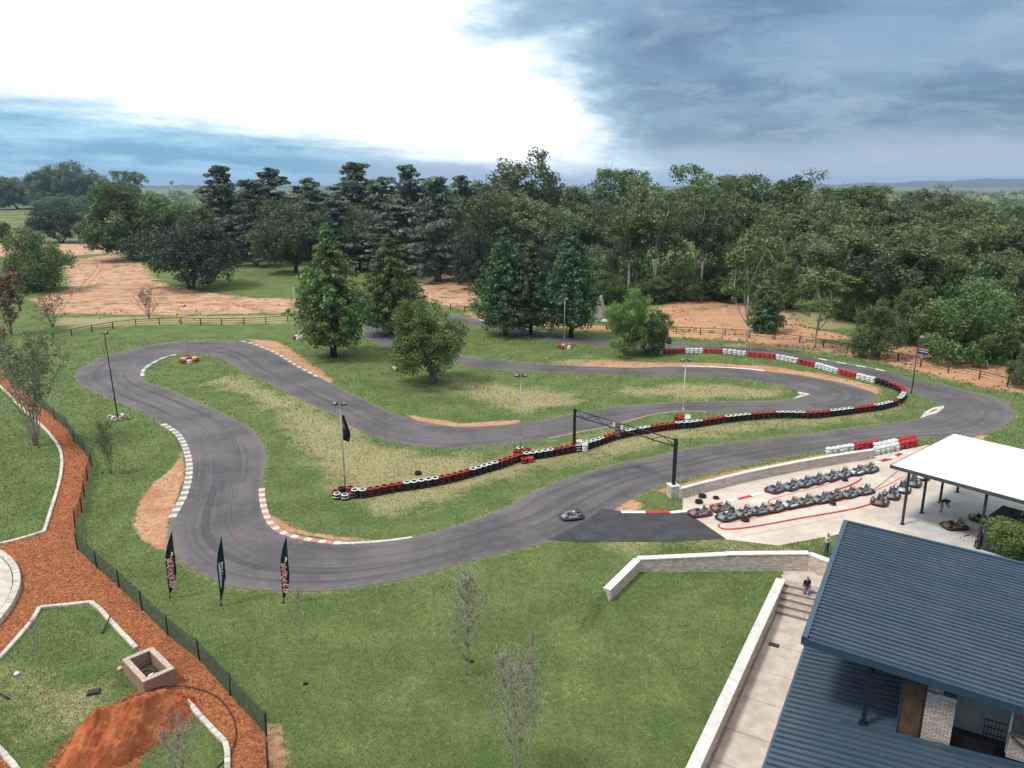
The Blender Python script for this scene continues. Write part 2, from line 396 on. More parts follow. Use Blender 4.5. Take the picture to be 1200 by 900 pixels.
DIRT = {  # bare earth: (outline, strength)
 'a': [(214,528),(215,560),(206,590),(197,612),(196,645),(186,642),(166,633),(157,617),(163,590),(180,566),(203,548)],
 'b': [(288,397),(325,400),(350,416),(392,447),(384,449),(345,427),(310,408)],
 'c': [(470,484),(500,490),(540,496),(612,492),(600,499),(545,503),(500,498)],
 'd': [(672,429),(700,423),(760,425),(830,425.5),(900,429),(960,438),(1005,447),(1030,455),(1028,463),(985,451),(940,441),(868,433),(800,430.5),(740,432)],
 'e': [(485,337),(515,320),(548,320),(570,330),(566,346),(545,362),(500,354)],
 'f': [(545,366),(640,371),(700,381),(770,386),(870,391),(960,401),(1040,413),(1100,426),(1180,441),(1240,455),(1240,470),(1150,452),(1060,432),(980,413),(870,400),(760,393),(640,384),(560,373)],
 'g': [(768,360),(800,348),(850,349),(885,356),(922,362),(930,372),(940,383),(985,391),(1008,396),(960,399),(880,395),(800,386),(766,372)],
 'h': [(1040,403),(1065,403),(1100,416),(1180,431),(1240,445),(1240,470),(1150,451),(1080,434),(1042,420)],
 'i': [(88,304),(128,298),(165,308),(185,330),(235,342),(300,349),(350,350),(352,366),(200,369),(60,367),(38,350),(82,338),(76,312)],
 'j': [(-30,283),(15,284),(120,287),(140,296),(60,301),(-30,300)],
 'k': [(310,601),(322,616),(340,624),(400,634),(440,633),(400,630),(345,620),(322,606)],
 'l': [(700,586),(730,583),(755,590),(745,600),(712,598)],
 'm': [(770,575),(860,552),(960,533),(1010,527),(1010,531),(960,537),(870,556),(790,580)],
 'n': [(313,845),(330,852),(336,900),(340,950),(312,950)],
 'q': [(1140,512),(1160,507),(1148,520),(1136,530)],
}
DRY = [[(236,448),(268,438),(312,452),(365,473),(420,503),(445,521),(520,534),(600,532),(700,508),(800,497),(900,492),(1030,482),(1055,476),(1050,487),(960,498),(850,510),(740,530),(640,548),(560,575),(500,598),(440,606),(410,592),(370,548),(335,515),(325,488),(285,466)],
       [(700,458),(800,448),(870,452),(930,459),(900,467),(790,468)],
       [(600,432),(690,418),(760,425),(760,431),(690,429)], [(500,440),(640,455),(700,470),(620,485),(560,470)],
       [(920,362),(1000,370),(1005,385),(930,388)], [(770,409),(900,401),(960,405),(1040,420),(900,409)],
       [(700,720),(820,690),(880,720),(800,800),(720,880),(600,900),(420,880),(360,800),(480,760)],
       [(0,790),(120,800),(100,860),(0,850)], [(700,634),(850,634),(880,641),(960,641),(940,648),(780,645),(710,642)], [(60,372),(340,368),(345,380),(200,380),(70,385)]]

def axis(parts):
    out = [parts[0][0]]
    for a, b, st in parts: n = max(1, int(round((b - a) / st))); out += list(np.linspace(a, b, n + 1)[1:])
    return np.array(out)
def geo(a, b, n): return list(np.geomspace(a, b, n))
def build_ground():
    xs = axis([(-200, -90, 3), (-90, -45, 0.8), (-45, 45, 0.3), (45, 90, 0.8), (90, 200, 3)])
    xs = np.r_[[-q for q in geo(260, 9000, 14)][::-1], xs, geo(260, 9000, 14)]
    ys = axis([(-40, 20, 5), (20, 70, 0.3), (70, 130, 0.6), (130, 220, 1.5), (220, 400, 6)])
    ys = np.r_[-400, -120, ys, geo(480, 12000, 18)]
    X, Y = np.meshgrid(xs, ys); P = np.c_[X.ravel(), Y.ravel()]; Z = height(P[:, 0], P[:, 1])
    nx, ny = len(xs), len(ys); i = np.arange(nx * ny).reshape(ny, nx)
    Fc = np.c_[i[:-1, :-1].ravel(), i[:-1, 1:].ravel(), i[1:, 1:].ravel(), i[1:, :-1].ravel()]
    def mask(px, soft):
        poly = px_poly(px); q = np.array(poly); lo = q.min(0) - 3 * soft; hi = q.max(0) + 3 * soft
        sel = ((P >= lo) & (P <= hi)).all(1); out = np.zeros(len(P))
        if sel.any():
            p = P[sel]; d = dist_poly(p, poly); d = np.where(pip(p, poly), d, -d); out[sel] = np.clip(0.5 + d / (2 * soft), 0, 1)
        return out
    dirt = np.zeros(len(P))
    for k, pl in DIRT.items():
        far = np.mean([p[1] for p in pl]); dirt = np.maximum(dirt, mask(pl, 0.5 if far > 480 else (1.2 if far > 410 else 3.0)))
    dry = np.zeros(len(P))
    for i, pl in enumerate(DRY): dry = np.maximum(dry, mask(pl, 6.0 if i == 6 else 2.5) * (0.45 if i == 6 else 1.5))
    mul = np.minimum(mask(MULCH, 0.5), 1 - np.maximum(mask(LAWN_A, 0.25), mask(LAWN_B, 0.25)))
    mul = np.maximum(mul, mask([(40,915),(75,868),(128,826),(170,803),(214,803),(232,828),(218,852),(172,880),(150,925)], 0.35))
    # trodden edge along the asphalt
    near = (np.abs(P[:, 0]) < 75) & (P[:, 1] > 30) & (P[:, 1] < 160); e = np.zeros(len(P))
    dd = np.minimum(dist_poly(P[near], OUT), dist_poly(P[near], INN)); e[near] = np.clip(1 - dd / 1.0, 0, 1)
    me = np_mesh('ground', np.c_[P, Z], Fc, ground_mat(), True)
    attr(me, 'dirt', dirt); attr(me, 'dry', dry); attr(me, 'mulch', mul); attr(me, 'edge', e)
    o = put('ground', me); tag(o, 'mown green lawns with bare red earth patches around the kart track', 'ground', kind='structure')
    return P, dict(dirt=dirt, dry=dry, mulch=mul)

def ground_mat():
    m = bpy.data.materials.new('ground'); m.use_nodes = True; t = NT(m.node_tree); b = t.n['Principled BSDF']
    pos = t.new('ShaderNodeNewGeometry').outputs['Position']
    A = lambda n: t.new('ShaderNodeAttribute', attribute_name=n).outputs['Fac']
    x, y, z = t.sep(pos)
    n0 = t.noise(pos, 0.035, 5, 0.6); n1 = t.noise(pos, 0.28, 5, 0.62); n2 = t.noise(pos, 2.2, 5, 0.65); n3 = t.noise(pos, 11.0, 3, 0.7)
    cell = t.new('ShaderNodeTexVoronoi'); t.put(cell.inputs['Vector'], pos); cell.inputs['Scale'].default_value = 6.0
    g = t.mix(t.ss(n1, 0.36, 0.66), (0.074, 0.124, 0.034), (0.126, 0.172, 0.056))
    g = t.mix(t.m('MULTIPLY', t.ss(n2, 0.42, 0.72), 0.45), g, (0.19, 0.22, 0.085))
    g = t.mix(t.m('MULTIPLY', t.ss(n3, 0.5, 0.78), 0.55), g, (0.30, 0.30, 0.15))
    g = t.mix(t.m('MULTIPLY', t.ss(t.noise(pos, 7.0, 3, 0.7), 0.55, 0.8), 0.6), g, (0.030, 0.070, 0.013))
    tan = t.mix(t.ss(n3, 0.3, 0.7), (0.22, 0.19, 0.085), (0.44, 0.37, 0.21))
    dry = t.ss(t.m('ADD', A('dry'), t.m('ADD', t.m('MULTIPLY', t.m('SUBTRACT', n1, 0.5), 2.2), t.m('MULTIPLY', t.m('SUBTRACT', n2, 0.5), 1.6))), 0.45, 1.5)
    g = t.mix(t.m('MULTIPLY', dry, 0.9), g, tan)
    # country beyond the trees: pale veld with patches of scrub
    veld = t.mix(t.ss(t.noise(pos, 0.02, 6, 0.65), 0.4, 0.62), (0.19, 0.205, 0.075), (0.075, 0.10, 0.04))
    g = t.mix(t.ss(y, 230, 420), g, veld)
    soil = t.mix(t.ss(n2, 0.3, 0.7), (0.40, 0.20, 0.105), (0.56, 0.345, 0.22))
    soil = t.mix(t.m('MULTIPLY', t.ss(n1, 0.45, 0.7), 0.7), soil, (0.36, 0.145, 0.065))
    pink = t.mix(t.ss(t.noise(pos, 0.35, 6, 0.7, 0.6), 0.34, 0.66), (0.41, 0.20, 0.115), (0.56, 0.365, 0.255))
    soil = t.mix(t.m('MULTIPLY', t.ss(y, 120, 170), t.ss(t.m('MULTIPLY', x, -1.0), -40, 20)), soil, pink)
    wob = t.m('ADD', t.m('MULTIPLY', t.m('SUBTRACT', n1, 0.5), 0.9), t.m('MULTIPLY', t.m('SUBTRACT', n2, 0.5), 0.9))
    weed = t.m('MULTIPLY', t.ss(y, 120, 170), t.ss(t.noise(pos, 0.16, 6, 0.7), 0.50, 0.64))
    c = t.mix(t.m('MULTIPLY', t.ss(t.m('ADD', A('dirt'), wob), 0.3, 0.7), t.m('SUBTRACT', 1.0, t.m('MULTIPLY', weed, 0.8))), g, soil)
    c = t.mix(t.m('MULTIPLY', t.ss(t.m('ADD', A('edge'), t.m('MULTIPLY', t.m('SUBTRACT', n2, 0.5), 1.8)), 0.55, 1.0), 0.55), c, (0.27, 0.215, 0.12))
    chips = t.new('ShaderNodeTexVoronoi'); t.put(chips.inputs['Vector'], t.vm('MULTIPLY', pos, (1, 1, 0.2))); chips.inputs['Scale'].default_value = 7.0
    cr, _, _ = t.sep(chips.outputs['Color'])
    mul = t.mix(cr, (0.19, 0.052, 0.022), (0.44, 0.155, 0.062)); mul = t.mix(t.m('MULTIPLY', t.ss(n3, 0.52, 0.72), 0.8), mul, (0.54, 0.33, 0.19))
    mul = t.mix(t.m('MULTIPLY', t.ss(n1, 0.45, 0.7), 0.5), mul, (0.20, 0.080, 0.045))
    mm = t.ss(t.m('ADD', A('mulch'), t.m('MULTIPLY', t.m('SUBTRACT', n2, 0.5), 0.35)), 0.42, 0.58)
    c = t.mix(mm, c, mul)
    t.l.new(c, b.inputs['Base Color']); b.inputs['Roughness'].default_value = 0.95; b.inputs['Specular IOR Level'].default_value = 0.1
    bn = t.new('ShaderNodeBump'); bn.inputs['Strength'].default_value = 0.8; bn.inputs['Distance'].default_value = 0.10
    t.l.new(t.m('ADD', t.m('MULTIPLY', n3, 0.8), t.m('ADD', n2, t.m('MULTIPLY', cr, t.m('MULTIPLY', mm, 0.35)))), bn.inputs['Height']); t.l.new(bn.outputs[0], b.inputs['Normal'])
    return m
GP, GM = build_ground()

# --- asphalt circuit
CEN_PX = [(480,392),(442,390),(470,408),(540,422),(640,431),(760,435),(880,440),(960,452),(995,465),(960,474),(860,477),(760,481),(670,496),(590,510),(520,511),(450,492),(380,460),(320,430),(270,409),(215,406),(150,417),(122,437),(150,460),(210,482),(255,520),(265,565),(250,610),(262,640),(300,660),(380,664),(470,656),(560,632),(640,602),(720,572),(800,545),(900,527),(1010,510),(1100,500),(1150,486),(1130,470),(1080,455),(1000,434),(900,414),(780,405),(690,400),(610,387),(550,377),(500,368),(475,370)]
def asphalt_mat(name, c1, c2):
    m = bpy.data.materials.new(name); m.use_nodes = True; t = NT(m.node_tree); b = t.n['Principled BSDF']
    pos = t.new('ShaderNodeNewGeometry').outputs['Position']
    A = lambda n: t.new('ShaderNodeAttribute', attribute_name=n).outputs['Fac']
    u, v = A('along'), A('across')
    n1 = t.noise(pos, 0.16, 5, 0.6); n2 = t.noise(pos, 1.4, 5, 0.65); n3 = t.noise(pos, 22.0, 3, 0.7)
    c = t.mix(t.ss(n1, 0.35, 0.65), c1, c2)
    c = t.mix(t.m('MULTIPLY', t.ss(n2, 0.45, 0.75), 0.35), c, tuple(k * 1.35 for k in c2))
    s1 = t.noise(t.comb(t.m('MULTIPLY', u, 0.028), t.m('MULTIPLY', v, 9.0), 0.0), 1.0, 4, 0.6, 0.25)
    s2 = t.noise(t.comb(t.m('MULTIPLY', u, 0.05), t.m('MULTIPLY', v, 26.0), 4.0), 1.0, 3, 0.6, 0.15)
    mid = t.m('SUBTRACT', 1.0, t.ss(t.m('ABSOLUTE', t.m('SUBTRACT', v, 0.5)), 0.22, 0.5))
    c = t.mix(t.m('MULTIPLY', t.m('MULTIPLY', t.ss(s1, 0.46, 0.68), mid), 0.5), c, (0.030, 0.029, 0.032))
    c = t.mix(t.m('MULTIPLY', t.ss(s2, 0.56, 0.72), 0.42), c, (0.032, 0.031, 0.034))
    c = t.mix(t.m('MULTIPLY', t.ss(s2, 0.28, 0.40), 0.0), c, (0.2, 0.2, 0.2))
    # dust swept to the sides
    dust = t.ss(t.m('ADD', t.m('ABSOLUTE', t.m('SUBTRACT', v, 0.5)), t.m('MULTIPLY', t.m('SUBTRACT', n2, 0.5), 0.25)), 0.40, 0.54)
    c = t.mix(t.m('MULTIPLY', dust, 0.5), c, (0.20, 0.165, 0.135))
    c = t.mix(t.m('MULTIPLY', t.ss(n3, 0.5, 0.8), 0.25), c, (0.26, 0.25, 0.25))
    t.l.new(c, b.inputs['Base Color']); b.inputs['Roughness'].default_value = 0.85; b.inputs['Specular IOR Level'].default_value = 0.25
    bn = t.new('ShaderNodeBump'); bn.inputs['Strength'].default_value = 0.35; bn.inputs['Distance'].default_value = 0.02
    t.l.new(n3, bn.inputs['Height']); t.l.new(bn.outputs[0], b.inputs['Normal'])
    return m
def build_track():
    o = np.array(OUT); n = np.array(INN)
    lo, hi = o.min(0), o.max(0)
    gx, gy = np.meshgrid(np.arange(lo[0], hi[0], 1.3), np.arange(lo[1], hi[1], 1.3)); g = np.c_[gx.ravel(), gy.ravel()]
    g += rng.uniform(-0.25, 0.25, g.shape)
    g = g[pip(g, OUT) & ~pip(g, INN)]; g = g[(dist_poly(g, OUT) > 0.7) & (dist_poly(g, INN) > 0.7)]
    V = np.r_[o, n, g]; no, nn = len(o), len(n)
    E = [(i, (i + 1) % no) for i in range(no)] + [(no + i, no + (i + 1) % nn) for i in range(nn)]
    r = delaunay_2d_cdt([Vector(p) for p in V], E, [], 0, 1e-5)
    V2 = np.array([tuple(p) for p in r[0]]); T = np.array([f for f in r[2] if len(f) == 3])
    cc = V2[T].mean(1); T = T[pip(cc, OUT) & ~pip(cc, INN)]
    a, b_, c = V2[T[:, 0]], V2[T[:, 1]], V2[T[:, 2]]
    flip = ((b_ - a)[:, 0] * (c - a)[:, 1] - (b_ - a)[:, 1] * (c - a)[:, 0]) < 0; T[flip] = T[flip][:, ::-1]
    Z = np.full(len(V2), 0.02)
    me = np_mesh('race_track', np.c_[V2, Z], T, asphalt_mat('asphalt', (0.086, 0.078, 0.083), (0.135, 0.122, 0.125)), True)
    dO, dI = dist_poly(V2, OUT), dist_poly(V2, INN)
    cen = np.array(spline(px_poly(CEN_PX), 1.5)); cum = np.r_[0, np.cumsum(np.hypot(*np.diff(cen, axis=0).T))]
    idx = np.array([np.argmin(((cen - p) ** 2).sum(1)) for p in V2])
    # refine: project on the tangent so the coordinate runs smoothly
    tg = np.gradient(cen, axis=0); tg /= np.linalg.norm(tg, axis=1)[:, None]
    u = cum[idx] + ((V2 - cen[idx]) * tg[idx]).sum(1)
    attr(me, 'along', u); attr(me, 'across', dO / (dO + dI + 1e-6))
    tag(put('race_track', me), 'grey tarmac kart circuit winding through the grass', 'track', kind='structure')
build_track()
PIT = px_poly([(640,633),(672,618),(700,601),(706,596),(735,600.5),(797,600),(811,605),(850,631),(780,635),(720,635),(680,635.5)])
pm = MB(); pv = [(x, y, 0.026) for x, y in PIT]
b = MB(); b.prism(PIT, 0.005, 0.027)
tag(b.build('pit_road', mat('pit_asphalt', (0.050, 0.050, 0.054), 0.85, 0.25, 0.8, 0.3, 20)), 'dark tarmac spur joining the pit paving to the straight', 'road', kind='structure')

# --- pit paving and canopy slab
PAVE = px_poly([(800,582),(846,570.5),(900,558.5),(960,547),(1012,538),(1045,530),(1085,522),(1130,518),(1230,560),(1290,640),(1200,665),(1100,650),(1000,628),(985,626),(912,639.5),(851,632),(812,605),(800,598)])
def paving_mat():
    m = mat('pit_paving', (0.50, 0.42, 0.35), 0.9, 0.12, 0.5, 0.15, 8); t = NT(m.node_tree); b = t.n['Principled BSDF']
    pos = t.new('ShaderNodeNewGeometry').outputs['Position']
    c = t.mix(t.ss(t.noise(pos, 0.35, 6, 0.65), 0.3, 0.7), (0.46, 0.385, 0.32), (0.60, 0.53, 0.455))
    c = t.mix(t.m('MULTIPLY', t.ss(t.noise(pos, 1.6, 6, 0.7, 1.2), 0.55, 0.72), 0.45), c, (0.30, 0.235, 0.185))
    u = t.vm('DOT_PRODUCT', pos, (LX[0], LX[1], 0)); v = t.vm('DOT_PRODUCT', pos, (LY[0], LY[1], 0))
    s1 = t.noise(t.comb(t.m('MULTIPLY', u, 0.12), t.m('MULTIPLY', v, 2.2), 0), 1.0, 5, 0.6, 0.6)
    c = t.mix(t.m('MULTIPLY', t.ss(s1, 0.60, 0.70), 0.28), c, (0.13, 0.115, 0.105))
    t.l.new(c, b.inputs['Base Color']); return m
paving = paving_mat()
b = MB(); b.prism(PAVE, 0.0, 0.016); tag(b.build('pit_paving', paving), 'pale pinkish concrete pit paving where the karts are parked', 'paving', kind='structure')

# ------------------------------------------------------------------ common materials
white_paint = mat('white_paint', (0.74, 0.72, 0.68), 0.7, 0.1, 4.0)
red_paint = mat('red_paint', (0.52, 0.030, 0.022), 0.6, 0.2, 4.0)
coping_m = mat('coping_concrete', (0.60, 0.58, 0.54), 0.85, 0.14, 2.5, 0.2, 15)
concrete = mat('concrete', (0.40, 0.37, 0.33), 0.9, 0.18, 1.2, 0.3, 12)
slab_m = mat('path_concrete', (0.42, 0.355, 0.30), 0.9, 0.2, 1.1, 0.3, 14, col2=(0.56, 0.50, 0.44))
black_metal = mat('black_metal', (0.018, 0.018, 0.020), 0.5, 0.2, 3)
grey_metal = mat('galvanised_steel', (0.42, 0.43, 0.44), 0.45, 0.12, 5, spec=0.5, metal=0.3)
rubber = mat('tyre_rubber', (0.018, 0.018, 0.019), 0.75, 0.3, 6)
rubber_red = mat('tyre_rubber_faded_red', (0.055, 0.012, 0.011), 0.7, 0.4, 3)
tyre_white = mat('tyre_white_paint', (0.62, 0.64, 0.64), 0.65, 0.22, 5)
tyre_red = mat('tyre_red_paint', (0.40, 0.035, 0.028), 0.6, 0.3, 5)
brick_pale = brick_mat('pale_brick', (0.74, 0.66, 0.58), (0.46, 0.34, 0.28), (0.40, 0.34, 0.29), 0.32, 0.12, 0.016)
brick_white = brick_mat('whitewashed_brick', (0.62, 0.56, 0.50), (0.40, 0.30, 0.25), (0.22, 0.18, 0.15), 0.30, 0.10, 0.018)
brick_red = brick_mat('red_brown_brick', (0.30, 0.155, 0.10), (0.22, 0.115, 0.08), (0.40, 0.34, 0.29))

def offset_pts(pts, d):
    P = np.array([p[:2] for p in pts], float); n = len(P); out = []
    for i in range(n):
        a = P[i] - P[i - 1] if i else P[1] - P[0]; c = P[i + 1] - P[i] if i < n - 1 else a
        a = a / np.linalg.norm(a); c = c / np.linalg.norm(c); na = np.array([-a[1], a[0]]); nc = np.array([-c[1], c[0]])
        m = na + nc; m /= np.linalg.norm(m); out.append(P[i] + m * d / max(0.5, m @ na))
    return out
def wall(pts, thick, zt, zb, m, name, parent):
    A, B = offset_pts(pts, thick / 2), offset_pts(pts, -thick / 2); n = len(pts); b = MB()
    zt = zt if hasattr(zt, '__len__') else [zt] * n
    vs = [(*A[i], zb) for i in range(n)] + [(*B[i], zb) for i in range(n)] + [(*A[i], zt[i]) for i in range(n)] + [(*B[i], zt[i]) for i in range(n)]
    fs = []
    for i in range(n - 1):
        fs += [(n + i, n + i + 1, 3*n + i + 1, 3*n + i), (i + 1, i, 2*n + i, 2*n + i + 1), (2*n + i, 3*n + i, 3*n + i + 1, 2*n + i + 1)]
    fs += [(0, n, 3*n, 2*n), (2*n - 1, n - 1, 3*n - 1, 4*n - 1)]
    b.add(vs, fs); return b.build(name, m, parent)
def blocks(pts, step, size, z, mats, parent, name, gap=0.012, jitter=0.0, seq=None, bev=0.01):
    """a row of separate blocks along a polyline; z is the height of their middle"""
    P, st = resample(pts, step); meshes = [MB().box((0, 0, 0), (st - gap, size[0], size[1]), bev=bev).mesh(name, m) for m in mats]
    for i, (x, y, h) in enumerate(P):
        k = seq(i) if seq else i % len(mats)
        zz = z(x, y) if callable(z) else z
        put(name, meshes[k], parent, (x + random.uniform(-jitter, jitter), y + random.uniform(-jitter, jitter), zz + random.uniform(-jitter, jitter) * 0.3), (0, 0, h + random.uniform(-jitter, jitter)))

# ------------------------------------------------------------------ kerbs round the circuit
def edge_between(poly, a, b):
    """piece of a closed outline between the points nearest two photo positions (shorter way round)"""
    q = np.array(poly); n = len(q)
    i = int(np.argmin(((q - np.array(G(*a)[:2])) ** 2).sum(1))); j = int(np.argmin(((q - np.array(G(*b)[:2])) ** 2).sum(1)))
    f = [tuple(q[k % n]) for k in range(i, i + (j - i) % n + 1)]; r = [tuple(q[k % n]) for k in range(j, j + (i - j) % n + 1)][::-1]
    return f if len(f) <= len(r) else r
kerb_white = mat('kerb_worn_white', (0.40, 0.36, 0.32), 0.85, 0.2, 5, col2=(0.68, 0.65, 0.60)); kerb_grey = mat('kerb_grey', (0.25, 0.23, 0.22), 0.85, 0.15, 4); kerb_pink = mat('kerb_faded_red', (0.45, 0.20, 0.17), 0.8, 0.25, 4)
def kerb(poly, a, b, mats, step, width, label, side=0.0):
    e = edge_between(poly, a, b) if poly else spline(px_poly(a), 0.8)
    t = thing('kerb', label, 'kerb', (0, 0, 0), group='painted kerbs of the kart track')
    if side: e = [tuple(p) for p in offset_pts(e, side)]
    blocks(e, step, (width, 0.10), lambda x, y: float(height(x, y)) + 0.02, mats, t, 'kerb_block', 0.01)
    return t
kerb(OUT, (190, 497), (203, 606), [kerb_white, kerb_grey], 0.62, 0.62, 'white and grey striped kerb curving beside the bare sandy patch', 0.0)
kerb(INN, (308, 575), (400, 637), [kerb_white, kerb_pink], 0.62, 0.52, 'white and faded red kerb on the inside of the lower hairpin')
kerb(INN, (405, 637), (482, 630), [kerb_white], 1.0, 0.3, 'plain white kerb running on from the lower hairpin to the straight')
kerb(INN, (168, 441), (205, 416), [kerb_white, kerb_white, kerb_grey], 0.9, 0.5, 'pale kerb on the inside of the far-left hairpin')
kerb(OUT, (284, 400), (372, 441), [kerb_white, kerb_grey], 1.1, 0.45, 'white kerb along the strip of bare orange earth')
kerb(OUT, (960, 421), (1040, 436), [white_paint, kerb_grey], 1.4, 0.35, 'thin white kerb on the outer edge facing the red dirt road')
kerb(OUT, (560, 375), (650, 391), [white_paint, kerb_grey], 1.6, 0.4, 'thin white kerb on the far bend under the conifers')
kerb(INN, (800, 429), (900, 435.5), [white_paint], 1.6, 0.35, 'thin white kerb below the red and white tyre run')
kerb(INN, (640, 515), (830, 483), [mat('sandy_edge', (0.34, 0.28, 0.2), 0.9)], 1.5, 0.22, 'sandy concrete edge on the inner straight behind the tyres')
# concrete aprons at the two hairpin tips
for px, lab in (([(928,468.5),(944,464),(950,462.5),(944,461),(934,459.5),(938,463)], 'white painted concrete apron at the tip of the grass tongue'),
                ([(1078,490.5),(1098,484.5),(1106,478.5),(1106,476),(1094,478),(1084,483)], 'white painted concrete apron on the inside of the right-hand hairpin')):
    t = thing('kerb_apron', lab, 'kerb', (0, 0, 0)); p = px_poly(px)
    MB().prism(p, 0.0, 0.07).build('slab', kerb_white, t)
    c = np.mean(p, axis=0); MB().prism([tuple(c + (np.array(q) - c) * np.array((0.35, 0.3))) for q in p], 0.06, 0.085).build('worn_patch', mat('worn_kerb', (0.22, 0.17, 0.14), 0.9), t)
# kerb of the pit entry, red and white
kerb(None, [(728,600.5),(760,600.5),(797,600),(811,598)], None, [white_paint, red_paint], 2.3, 0.42, 'red and white kerb between the pit road and the grass island')
kerb(None, [(813,597.5),(850,589),(895,577.5),(950,562),(1000,549.5),(1045,538)], None, [white_paint, red_paint], 1.6, 0.3, 'red and white kerb line behind the upper row of parked karts')
kerb(None, [(1031,541),(1048,535.5),(1062,528)], None, [red_paint, white_paint], 1.2, 0.4, 'short red and white kerb beside the tyre stacks at the canopy')
# raised lane islands in the pit with red painted edges
def island(px, lab):
    p = spline(px_poly(px), 0.5, True); t = thing('pit_island', lab, 'traffic island')
    MB().prism(p, 0.0, 0.075).build('kerb_edge', red_paint, t)
    c = np.mean(p, axis=0); q = offset_pts(p + p[:1], 0.0)
    a = np.array(p); T = np.roll(a, -1, 0) - np.roll(a, 1, 0); T /= np.linalg.norm(T, axis=1)[:, None]; N = np.c_[-T[:, 1], T[:, 0]]
    area = sum(p[i][0] * p[(i + 1) % len(p)][1] - p[(i + 1) % len(p)][0] * p[i][1] for i in range(len(p)))
    a = a + N * (0.13 if area > 0 else -0.13)
    MB().prism([tuple(v) for v in a], 0.07, 0.085).build('deck', paving, t)
island([(841,617),(846,620.5),(860,621),(940,608),(1018,592.5),(1050,574),(1070,560),(1062,559),(1035,571),(1005,583),(930,598),(856,613),(844,614)], 'long raised lane island with a red edge in front of the middle kart row')
island([(899,589),(905,591.5),(930,588),(975,577),(1004,566),(1010,560.5),(1002,559),(960,571),(906,585)], 'smaller raised lane island with a red edge between the two kart rows')
for a, c2, lab in (([(868, 629), (915, 620), (960, 611), (990, 604)], mat('faded_lane_red', (0.45, 0.27, 0.22), 0.9), 'faint red lane line nearest the pavilion roof'),
               ([(1010,583),(1035,566),(1052,552)], mat('tar_line', (0.12, 0.10, 0.09)), 'dark tar joint across the pit paving')):
    tag(strip('lane_line', spline(px_poly(a), 1.0), 0.09, 0.021, c2), lab, 'road marking')

# wheel ruts pressed into the bare earth yards
rut = mat('rut_earth', (0.27, 0.105, 0.05), 0.95, 0.4, 0.6, 0.4, 5, col2=(0.42, 0.24, 0.15))
for k, (pts, lab) in enumerate((([(60,360),(140,352),(220,356),(345,359)], 'wheel rut running along the near side of the left dirt yard'), ([(95,340),(110,325),(120,312),(118,302)], 'wheel rut curving up the left dirt yard'),
        ([(250,348),(280,356),(300,362),(345,365)], 'reddish wheel rut at the right end of the left dirt yard'), ([(775,372),(830,362),(890,372),(935,386)], 'wheel rut across the orange dirt beyond the track'), ([(790,356),(840,356),(900,366)], 'fainter wheel rut on the far side of the orange dirt'),
        ([(500,345),(520,335),(545,330)], 'wheel rut on the bare earth below the cedars'), ([(1050,412),(1110,424),(1190,444)], 'wheel rut along the dirt road at the right'))):
    tt = thing('wheel_rut', lab, 'wheel rut'); sp_ = spline(px_poly(pts), 0.8)
    q = np.array(sp_) + np.cumsum(rng.normal(0, 0.05, (len(sp_), 2)), axis=0)
    for sd_ in (-0.8, 0.8): strip('rut', [tuple(v) for v in q], 0.42, 0.012, rut, tt, side=sd_)

# ------------------------------------------------------------------ walls
WALLW = [W(*p) for p in WALLL]
t = thing('retaining_wall', 'low pale brick retaining wall with white coping above the big lawn', 'wall')
wall(WALLW, 0.50, [0.0, 0.10, 0.12, 0.12, 0.05, 0.05], -1.7, brick_pale, 'brickwork', t)
for i in range(len(WALLW) - 1):
    seg = [WALLW[i], WALLW[i + 1]]; z = [0.05, 0.13, 0.17, 0.12, 0.10][i]
    blocks(seg, 1.5, (0.56, 0.10), z + 0.05, [coping_m], t, 'coping_stone', 0.015)
t = thing('path_wall', 'long low wall with broad white coping beside the slab path', 'wall')
PWL = [W(PW, 51.4), W(PW, 20.0)]
wall(PWL, 0.44, -0.80, -2.35, brick_pale, 'brickwork', t)
blocks(PWL, 1.9, (0.62, 0.10), -0.748, [coping_m], t, 'coping_stone', 0.008)
PITW = spline(px_poly([(796,584),(820,577.5),(846,571),(870,565),(900,558.5),(930,552.5),(960,547),(990,542),(1023,537)]), 1.0)
t = thing('pit_wall', 'curved whitewashed brick wall between the pit paving and the straight', 'wall')
wall(PITW, 0.32, 0.86, -0.1, brick_mat('pit_brick', (0.72, 0.65, 0.58), (0.46, 0.37, 0.31), (0.40, 0.35, 0.31), 0.34, 0.13, 0.018), 'brickwork', t)
blocks(PITW, 2.0, (0.42, 0.09), 0.905, [coping_m], t, 'coping_stone', 0.01)

# ------------------------------------------------------------------ path, steps, landing
P0 = thing('slab_path', 'concrete slab path between the long wall and the pavilion', 'path'); P0['kind'] = 'structure'
js = [loc(911, 719, -2)[1]] + [loc(*q, -2)[1] for q in ((897, 753), (883, 783), (868, 815), (849, 852))]
js += [js[-1] - 2.7 * k for k in (1, 2, 3)]
for a, c in zip(js[:-1], js[1:]):
    dz = random.uniform(-0.012, 0.012)
    pl = [W(-7.36, a - 0.02), W(-4.0, a - 0.02), W(-4.0, c + 0.02), W(-7.36, c + 0.02)]
    MB().prism(pl, -2.25, -2.0 + dz).build('paving_slab', slab_m, P0)
MB().prism([W(-7.47, js[0]), W(-7.37, js[0]), W(-7.37, 20), W(-7.47, 20)], -2.25, -1.985).build('gravel_strip', mat('gravel', (0.30, 0.27, 0.24), 0.95, 0.6, 14, 0.6, 20), P0)
ST = thing('brick_steps', 'flight of brick steps from the path up to the landing', 'steps')
sy0, sy1 = js[0] + 0.01, loc(940, 684, -1.1)[1]
ns = 5
